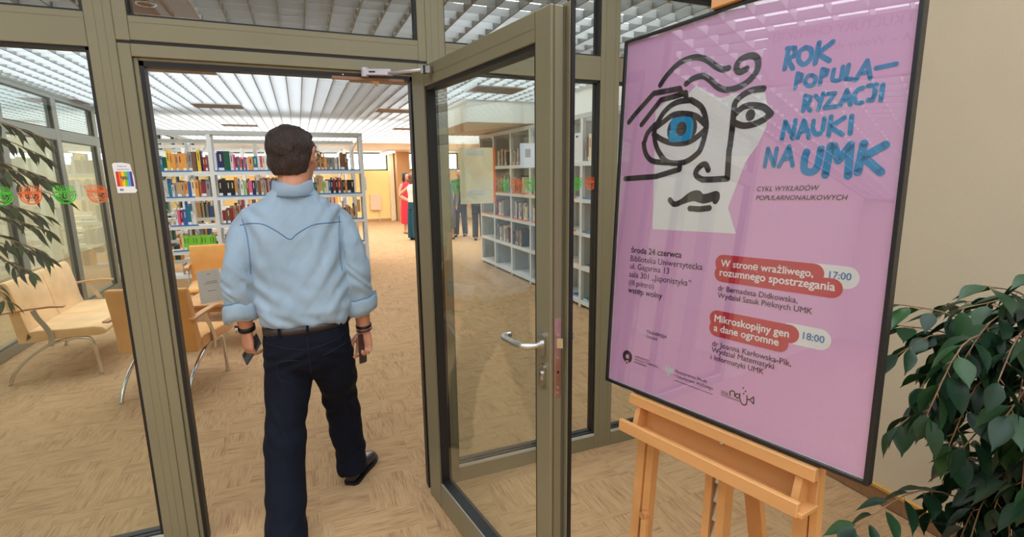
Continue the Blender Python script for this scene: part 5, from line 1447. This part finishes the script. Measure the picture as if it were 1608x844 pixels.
# trousers
NAVY = mat('dark_navy_cotton', rgb(15, 19, 33), .85, var=.15, vscale=12, bump=.2, bscale=700, spec=.2)
b = MB()
trunk(b, [((-.018, 2.465, .68), .07, .07), ((-.020, 2.452, .75), .165, .120), ((-.020, 2.452, .82), .187, .135), ((-.019, 2.456, .88), .186, .136), ((-.017, 2.462, .93), .183, .130), ((-.016, 2.464, .952), .180, .127)], 0, 30, 2.3)
limb(b, [Vector((-.105, 2.450, .80)), Vector((-.118, 2.43, .66)), Vector((-.142, 2.375, .50)), Vector((-.155, 2.30, .34)), Vector((-.168, 2.20, .16)), Vector((-.173, 2.135, .052))], [.104, .102, .089, .085, .084, .086], 20, 5, False)
limb(b, [Vector((.068, 2.450, .80)), Vector((.088, 2.50, .66)), Vector((.108, 2.585, .50)), Vector((.124, 2.625, .34)), Vector((.140, 2.640, .18)), Vector((.147, 2.635, .045))], [.104, .100, .085, .080, .077, .079], 20, 5, False)
nt_ = noise_disp(9, [(.0032, 20, (1, 1, .8), 8), (.0026, 42, (.6, .6, 1.6), 8)])
def tr_disp(co):
    z = co[:, 2]; x = co[:, 0]
    out = nt_(co) * np.where(z > .72, .6, 1.1)
    out += np.exp(-((z - .80) / .06) ** 2) * .003 * np.sin(z * 120 + np.abs(x) * 50)
    out += np.exp(-((z - .50) / .10) ** 2) * .0035 * np.sin(z * 60 + x * 70 + 2 * np.sin(x * 40))
    out += np.exp(-((z - .16) / .08) ** 2) * .002 * np.sin(z * 80 - x * 60)
    return out
tro = remesh(b, 'trousers', NAVY, .0065, 4, man, True, disp=tr_disp)
sbv = BVHTree.FromPolygons([tuple(v.co) for v in tro.data.vertices], [tuple(p.vertices) for p in tro.data.polygons])
NAVS = mat('navy_seam', rgb(18, 22, 36), .85)
seam_on([(-.020, .93), (-.021, .86), (-.019, .79), (-.018, .73)], 'centre_seam', NAVS, .0014, tro)
seam_on([(-.15, .80), (-.10, .812), (-.055, .80)], 'back_pocket', NAVS, .0014, tro); seam_on([(.035, .815), (.09, .83), (.14, .845)], 'back_pocket', NAVS, .0014, tro)
seam_on([(-.19, .885), (-.10, .865), (-.02, .852), (.07, .868), (.15, .888)], 'yoke_seam', NAVS, .0012, tro)
seam_on([(-.15, .80), (-.152, .73), (-.10, .70)], 'pocket_edge', NAVS, .0012, tro)
# belt with loops
bl = MB(); rg = []
for k in range(33):
    a = 2 * math.pi * k / 32
    x = -.016 + .187 * math.copysign(abs(math.cos(a)) ** (2 / 2.3), math.cos(a)); y = 2.464 + .134 * math.copysign(abs(math.sin(a)) ** (2 / 2.3), math.sin(a))
    zt = .012 * math.cos(a)
    o = Vector((math.cos(a), math.sin(a), 0)) * .003
    B0 = Vector((x, y, .938 + zt)); rg.append([B0 - o + Vector((0, 0, -.017)), B0 + o + Vector((0, 0, -.017)), B0 + o + Vector((0, 0, .017)), B0 - o + Vector((0, 0, .017))])
bl.loft(rg, caps=False); belt = bl.build('belt', mat('dark_brown_leather', rgb(52, 42, 42), .4, bump=.1, bscale=200), man, True, w=True)
for k in (24, 21, 28):
    c = sum((Vector(v) for v in rg[k]), Vector()) / 4; a = 2 * math.pi * k / 32; o = Vector((math.cos(a), math.sin(a), 0))
    MB().obox(c + o * .006 + Vector((0, 0, -.024)), c + o * .006 + Vector((0, 0, .022)), .011, .003, o).build('belt_loop', NAVY, tro, w=False)
# shoes
LEA = mat('black_leather', rgb(24, 22, 26), .28, coat=.3)
SOLE = mat('black_sole', rgb(14, 13, 14), .6)
def shoe(anc, ang, pitch):
    base = Matrix.Translation(anc) @ Matrix.Rotation(ang, 4, 'Z') @ Matrix.Rotation(pitch, 4, 'X')
    # local: +Y toe, z=0 sole bottom, heel at y=-.06
    up = MB(); sl = MB()
    secs = [(-.072, .020, .045), (-.055, .034, .085), (-.02, .037, .098), (.03, .037, .088), (.07, .041, .070), (.115, .047, .056), (.155, .046, .048), (.19, .038, .040), (.213, .022, .030), (.222, .008, .020)]
    rings_ = []; r2 = []
    for y, w_, h in secs:
        q = []
        for k in range(14):
            a = 2 * math.pi * k / 14; x = w_ * math.cos(a); z = (h / 2) * (1 + math.sin(a)) * .98
            if math.sin(a) < 0: x *= 1.08
            q.append(base @ Vector((x, y, .010 + z)))
        rings_.append(q)
        r2.append([base @ Vector((sx * (w_ * 1.14 + .002), y * 1.02, zz)) for sx, zz in ((-1, 0), (1, 0), (1, .014), (-1, .014))])
    up.loft(rings_); sl.loft(r2)
    sh = up.build('shoe', LEA, man, True, w=True); sl.build('sole', SOLE, sh, w=False)
    return sh
shoe(Vector((.158, 2.63, .0)), math.radians(-30), 0)
shoe(Vector((-.174, 2.12, .03)), math.radians(4), math.radians(-8))
# hair
HAIR = mat('dark_brown_hair', rgb(58, 42, 36), .55, var=.35, vscale=60, bump=.9, bscale=230, stretch=(1, 1, .25))
b = MB()
b.ball(Phead(0, -.020, .030), (.100, .116, .104), 24, 16, Rhead)
b.ball(Phead(0, -.050, -.020), (.088, .074, .082), 20, 14, Rhead)
b.ball(Phead(0, .03, .073), (.076, .074, .045), 18, 12, Rhead)
for sx in (-1, 1): b.ball(Phead(sx * .066, .02, .022), (.022, .050, .044), 12, 8, Rhead)
hair = remesh(b, 'hair', HAIR, .006, 4, man, True, disp=noise_disp(5, [(.0022, 70, (1, 1, .5), 8), (.0014, 160, (1, 1, .4), 8)]))
# keep the face and the nape clear of hair
me = hair.data; bm = bmesh.new(); bm.from_mesh(me); Ri = Rhead.inverted(); kill = []
for v in bm.verts:
    q = Ri @ (v.co - HC) / 1.14
    if (q.y > .055 and q.z < .070) or (q.z < -.074 + .25 * max(0, q.y + .02)) or (q.y > .005 and abs(q.x) > .05 and q.z < .012 + (.02 if q.y > .03 else 0)):
        kill.append(v)
bmesh.ops.delete(bm, geom=kill, context='VERTS'); bm.to_mesh(me); bm.free(); me.update()
# glasses
gm = mat('dark_glasses_frame', rgb(40, 34, 36), .3)
g = MB()
for sx in (-1, 1):
    g.tube([Phead(sx * .082, -.004, .020), Phead(sx * .083, .04, .021), Phead(sx * .074, .098, .018)], .0024, 6)
    g.tube([Phead(sx * .036 + .026 * math.cos(a), .112, .004 + .018 * math.sin(a)) for a in [2 * math.pi * k / 14 for k in range(14)]], .0018, 6, closed=True)
g.tube([Phead(-.011, .114, .010), Phead(.011, .114, .010)], .0018, 6)
g.build('glasses', gm, man, True, w=True)
# wrist things
def band(c, ax, r, h, name, m, th=.003, n=24):
    ax = ax.normalized(); s = ax.orthogonal().normalized(); t_ = ax.cross(s); rg = []
    for k in range(n + 1):
        a = 2 * math.pi * k / n; o = s * math.cos(a) + t_ * math.sin(a)
        rg.append([c + o * r - ax * h / 2, c + o * (r + th) - ax * h / 2, c + o * (r + th) + ax * h / 2, c + o * r + ax * h / 2])
    m_ = MB(); m_.loft(rg, caps=False); return m_.build(name, m, man, True, w=True)
axL = (WL - EL).normalized(); axR = (WR - ER_).normalized()
wt = band(WL + Vector((0, 0, .004)), axL, .0335, .022, 'watch_strap', mat('black_strap', rgb(20, 20, 24), .5))
MB().cyl(WL + Vector((-.036, -.012, .004)), WL + Vector((-.046, -.014, .004)), .017, 18).build('watch_case', M_STEEL, wt, 'auto')
band(WR + Vector((0, 0, .014)), axR, .0345, .013, 'smart_band', MATS['black_strap'])
bb = band(WR + Vector((.001, 0, -.004)), axR, .0345, .006, 'bracelet', mat('dark_beads', rgb(60, 58, 64), .35, .3, var=.4, vscale=200), .004)
# phones
def phone(label, c, lng, nrm, m):
    lng = Vector(lng).normalized(); nrm = Vector(nrm); nrm = (nrm - lng * nrm.dot(lng)).normalized(); x = nrm.cross(lng)
    t = thing('smartphone', label, 'phone', c); t.rotation_euler = Matrix((x, nrm, lng)).transposed().to_euler()
    MB().cbox((-.035, -.004, -.070), (.035, .004, .070), .004).build('body', m, t)
    MB().box((-.032, .004, -.066), (.032, .0046, .066)).build('screen', mat('phone_glass', rgb(12, 12, 16), .08), t)
    MB().cbox((.006, -.006, .034), (.029, -.0038, .062), .0015).build('camera_bump', M_RUB, t)
phone("dark phone in the walking man's right hand", WR + Vector((-.016, -.034, -.092)), (-.04, -.25, -1), (.85, -.5, .1), mat('brown_phone_case', rgb(50, 38, 40), .3))
phone("grey-black phone held low in the walking man's left hand", WL + Vector((.008, .024, -.108)), (-.52, .30, -.80), (.72, .5, -.4), mat('grey_phone_case', rgb(60, 64, 74), .3))

# ---- people far away
def far_person(label, loc, yaw, h, top, bottom, hairc, parts):
    """simple standing figure, local +Y is where it faces; parts selects the clothing"""
    p = thing('person', label, 'person', loc)
    k = h / 1.72
    Rz = Matrix.Rotation(yaw, 3, 'Z'); O = Vector(loc)
    def P(x, y, z): return O + Rz @ (Vector((x, y, z)) * k)
    b = MB(); hc = P(0, .01, 1.60)
    ph, rh = head(b, hc, yaw, .98 * k)
    limb(b, [P(0, 0, 1.55), P(0, -.01, 1.45), P(0, -.01, 1.38)], [.05 * k, .05 * k, .06 * k], 12)
    ax = Rz @ Vector((1, 0, 0)); ay = Rz @ Vector((0, 1, 0))
    def tk(m_, secs): m_.loft([ring(P(x, y, z), a * k, c * k, ax, ay, 20, 2.2) for (x, y, z, a, c) in secs])
    tk(b, [(0, 0, .86, .14, .10), (0, 0, 1.1, .12, .09), (0, 0, 1.33, .16, .095), (0, 0, 1.42, .08, .06)])
    sh = parts.get('arms', ((-.25, -.10, 1.10), (-.20, .05, .95)))
    aL = [P(-.155, 0, 1.36), P(*parts['elL']), P(*parts['haL'])]; aR = [P(.155, 0, 1.36), P(*parts['elR']), P(*parts['haR'])]
    for A in (aL, aR):
        limb(b, A, [.045 * k, .036 * k, .026 * k], 12)
        d = (A[2] - A[1]).normalized(); s_ = d.orthogonal().normalized()
        b.ball(A[2] + d * .04 * k, (.034 * k, .018 * k, .045 * k), 10, 8, d.to_track_quat('Z', 'Y').to_matrix())
        for q in (-1.5, -.5, .5, 1.5): finger(b, [A[2] + d * .06 * k + s_ * q * .016 * k, A[2] + d * .10 * k + s_ * q * .017 * k, A[2] + d * .125 * k + s_ * q * .016 * k], .009 * k, .007 * k)
        finger(b, [A[2] + d * .02 * k + s_ * .03 * k, A[2] + d * .05 * k + s_ * .048 * k, A[2] + d * .075 * k + s_ * .052 * k], .010 * k, .008 * k)
    for sx in (-1, 1):
        y1 = parts.get('step', 0) * sx
        limb(b, [P(sx * .09, 0, .86), P(sx * .095, y1 * .5 + .01, .47), P(sx * .10, y1, .08)], [.08 * k, .052 * k, .034 * k], 12)
        limb(b, [P(sx * .10, y1, .06), P(sx * .105, y1 + .13, .03)], [.032 * k, .022 * k], 10)
        s_ = MB(); s_.loft([ring(P(sx * .10, y1 + yy, .028), ww * k, .028 * k, ax, Vector((0, 0, 1)), 10) for yy, ww in ((-.06, .024), (-.02, .036), (.08, .042), (.15, .036), (.18, .015))])
        s_.build('shoe', parts['shoe'], p, True, w=True)
    remesh(b, 'body', SKIN2, .009, 3, p, True)
    # garments
    g = MB(); z0 = parts['hem_top']
    tk(g, [(0, 0, z0, .155, .115), (0, 0, z0 + .08, .15, .11), (0, 0, 1.16, .14, .105), (0, .0, 1.30, .175, .115), (0, 0, 1.40, .15, .09), (0, 0, 1.45, .07, .065)])
    if parts.get('sleeves'):
        for A in (aL, aR): limb(g, [A[0], A[1], A[1] + (A[2] - A[1]) * .93], [.06 * k, .052 * k, .042 * k], 12)
    remesh(g, parts.get('top_name', 'shirt'), top, .011, 3, p, True)
    g = MB(); st = parts.get('step', 0)
    if parts['bottom'] == 'trousers':
        tk(g, [(0, 0, .80, .16, .11), (0, 0, .9, .165, .115), (0, 0, 1.02, .135, .10)])
        for sx in (-1, 1):
            wd = parts.get('wide', .07)
            limb(g, [P(sx * .085, 0, .84), P(sx * .09, st * sx * .5, .47), P(sx * .10, st * sx, .05)], [.095 * k, (wd + .005) * k, wd * k], 14, 5, False)
    else:
        tk(g, [(0, 0, .28, .19, .15), (0, 0, .6, .20, .15), (0, 0, .9, .175, .125), (0, 0, 1.05, .13, .10)])
    remesh(g, parts['bottom'], bottom, .012, 3, p, True)
    hb = MB(); hb.ball(ph(0, -.022, .028), (.09 * k, .102 * k, .096 * k), 18, 12, rh)
    if parts.get('long'):
        hb.ball(ph(0, -.06, -.06), (.088 * k, .05 * k, .12 * k), 16, 12, rh)
        for sx in (-1, 1): hb.ball(ph(sx * .078, -.01, -.05), (.026 * k, .045 * k, .11 * k), 12, 10, rh)
    hh = remesh(hb, 'hair', hairc, .008, 3, p, True)
    me = hh.data; bm = bmesh.new(); bm.from_mesh(me); Ri = rh.inverted()
    bmesh.ops.delete(bm, geom=[v for v in bm.verts if (lambda q: q.y > .05 and q.z < .065)(Ri @ (v.co - hc) / (.98 * k))], context='VERTS'); bm.to_mesh(me); bm.free()
    return p
HB = mat('auburn_hair', rgb(122, 76, 54), .5, bump=.4, bscale=90); HD = mat('black_hair', rgb(34, 26, 26), .5, bump=.4, bscale=90); HG = mat('grey_hair', rgb(150, 146, 140), .6, bump=.4, bscale=90)
IV = mat('ivory_knit', rgb(238, 224, 208), .8, bump=.1, bscale=90); TE = mat('dark_teal_cloth', rgb(18, 74, 92), .8, bump=.1, bscale=60); RDc = mat('coral_red_cloth', rgb(222, 48, 66), .8, bump=.1, bscale=60)
SU = mat('charcoal_suit', rgb(46, 46, 54), .8); SG = mat('mid_grey_coat', rgb(104, 102, 106), .8); BK = mat('black_shoe', rgb(24, 22, 24), .4); TN = mat('tan_sandal', rgb(176, 104, 60), .6); SU2 = mat('black_suit', rgb(30, 31, 38), .8)
far_person('woman in ivory top and wide teal trousers, hand on hip, far end', (2.60, 12.72, 0), math.radians(-62), 1.66, IV, TE, HB, dict(elL=(-.30, -.20, 1.14), haL=(-.15, -.02, 1.0), elR=(.24, .06, 1.12), haR=(.16, .22, 1.02), shoe=BK, hem_top=.98, bottom='trousers', wide=.115, long=1, top_name='sleeveless_top'))
far_person('dark-haired woman in a coral red dress behind the woman in the ivory top', (2.74, 14.3, 0), math.radians(-150), 1.69, RDc, RDc, HD, dict(elL=(-.24, 0, 1.12), haL=(-.18, .16, 1.0), elR=(.24, 0, 1.12), haR=(.18, .16, 1.0), shoe=TN, hem_top=.95, bottom='skirt', sleeves=0, long=1, top_name='dress_bodice'))
far_person('man in a charcoal suit standing beyond the yellowed notice, left of the pair in suits', (3.86, 12.9, 0), math.radians(150), 1.78, SU, SU2, HD, dict(elL=(-.25, -.02, 1.10), haL=(-.22, .05, .86), elR=(.25, -.02, 1.10), haR=(.22, .05, .86), shoe=BK, hem_top=.82, bottom='trousers', sleeves=1, step=.08, top_name='jacket'))
far_person('man in a black suit standing beyond the yellowed notice, right of the pair in suits', (4.10, 12.1, 0), math.radians(165), 1.80, SU2, SU2, HG, dict(elL=(-.25, -.02, 1.10), haL=(-.22, .05, .86), elR=(.25, -.02, 1.10), haR=(.22, .05, .86), shoe=BK, hem_top=.82, bottom='trousers', sleeves=1, step=.1, top_name='jacket'))
far_person('grey-haired person in a long grey coat seen through the door glass', (3.42, 12.5, 0), math.radians(170), 1.70, SG, SG, HG, dict(elL=(-.25, -.02, 1.10), haL=(-.22, .05, .86), elR=(.25, -.02, 1.10), haR=(.22, .05, .86), shoe=BK, hem_top=.9, bottom='skirt', sleeves=1, top_name='coat_top'))
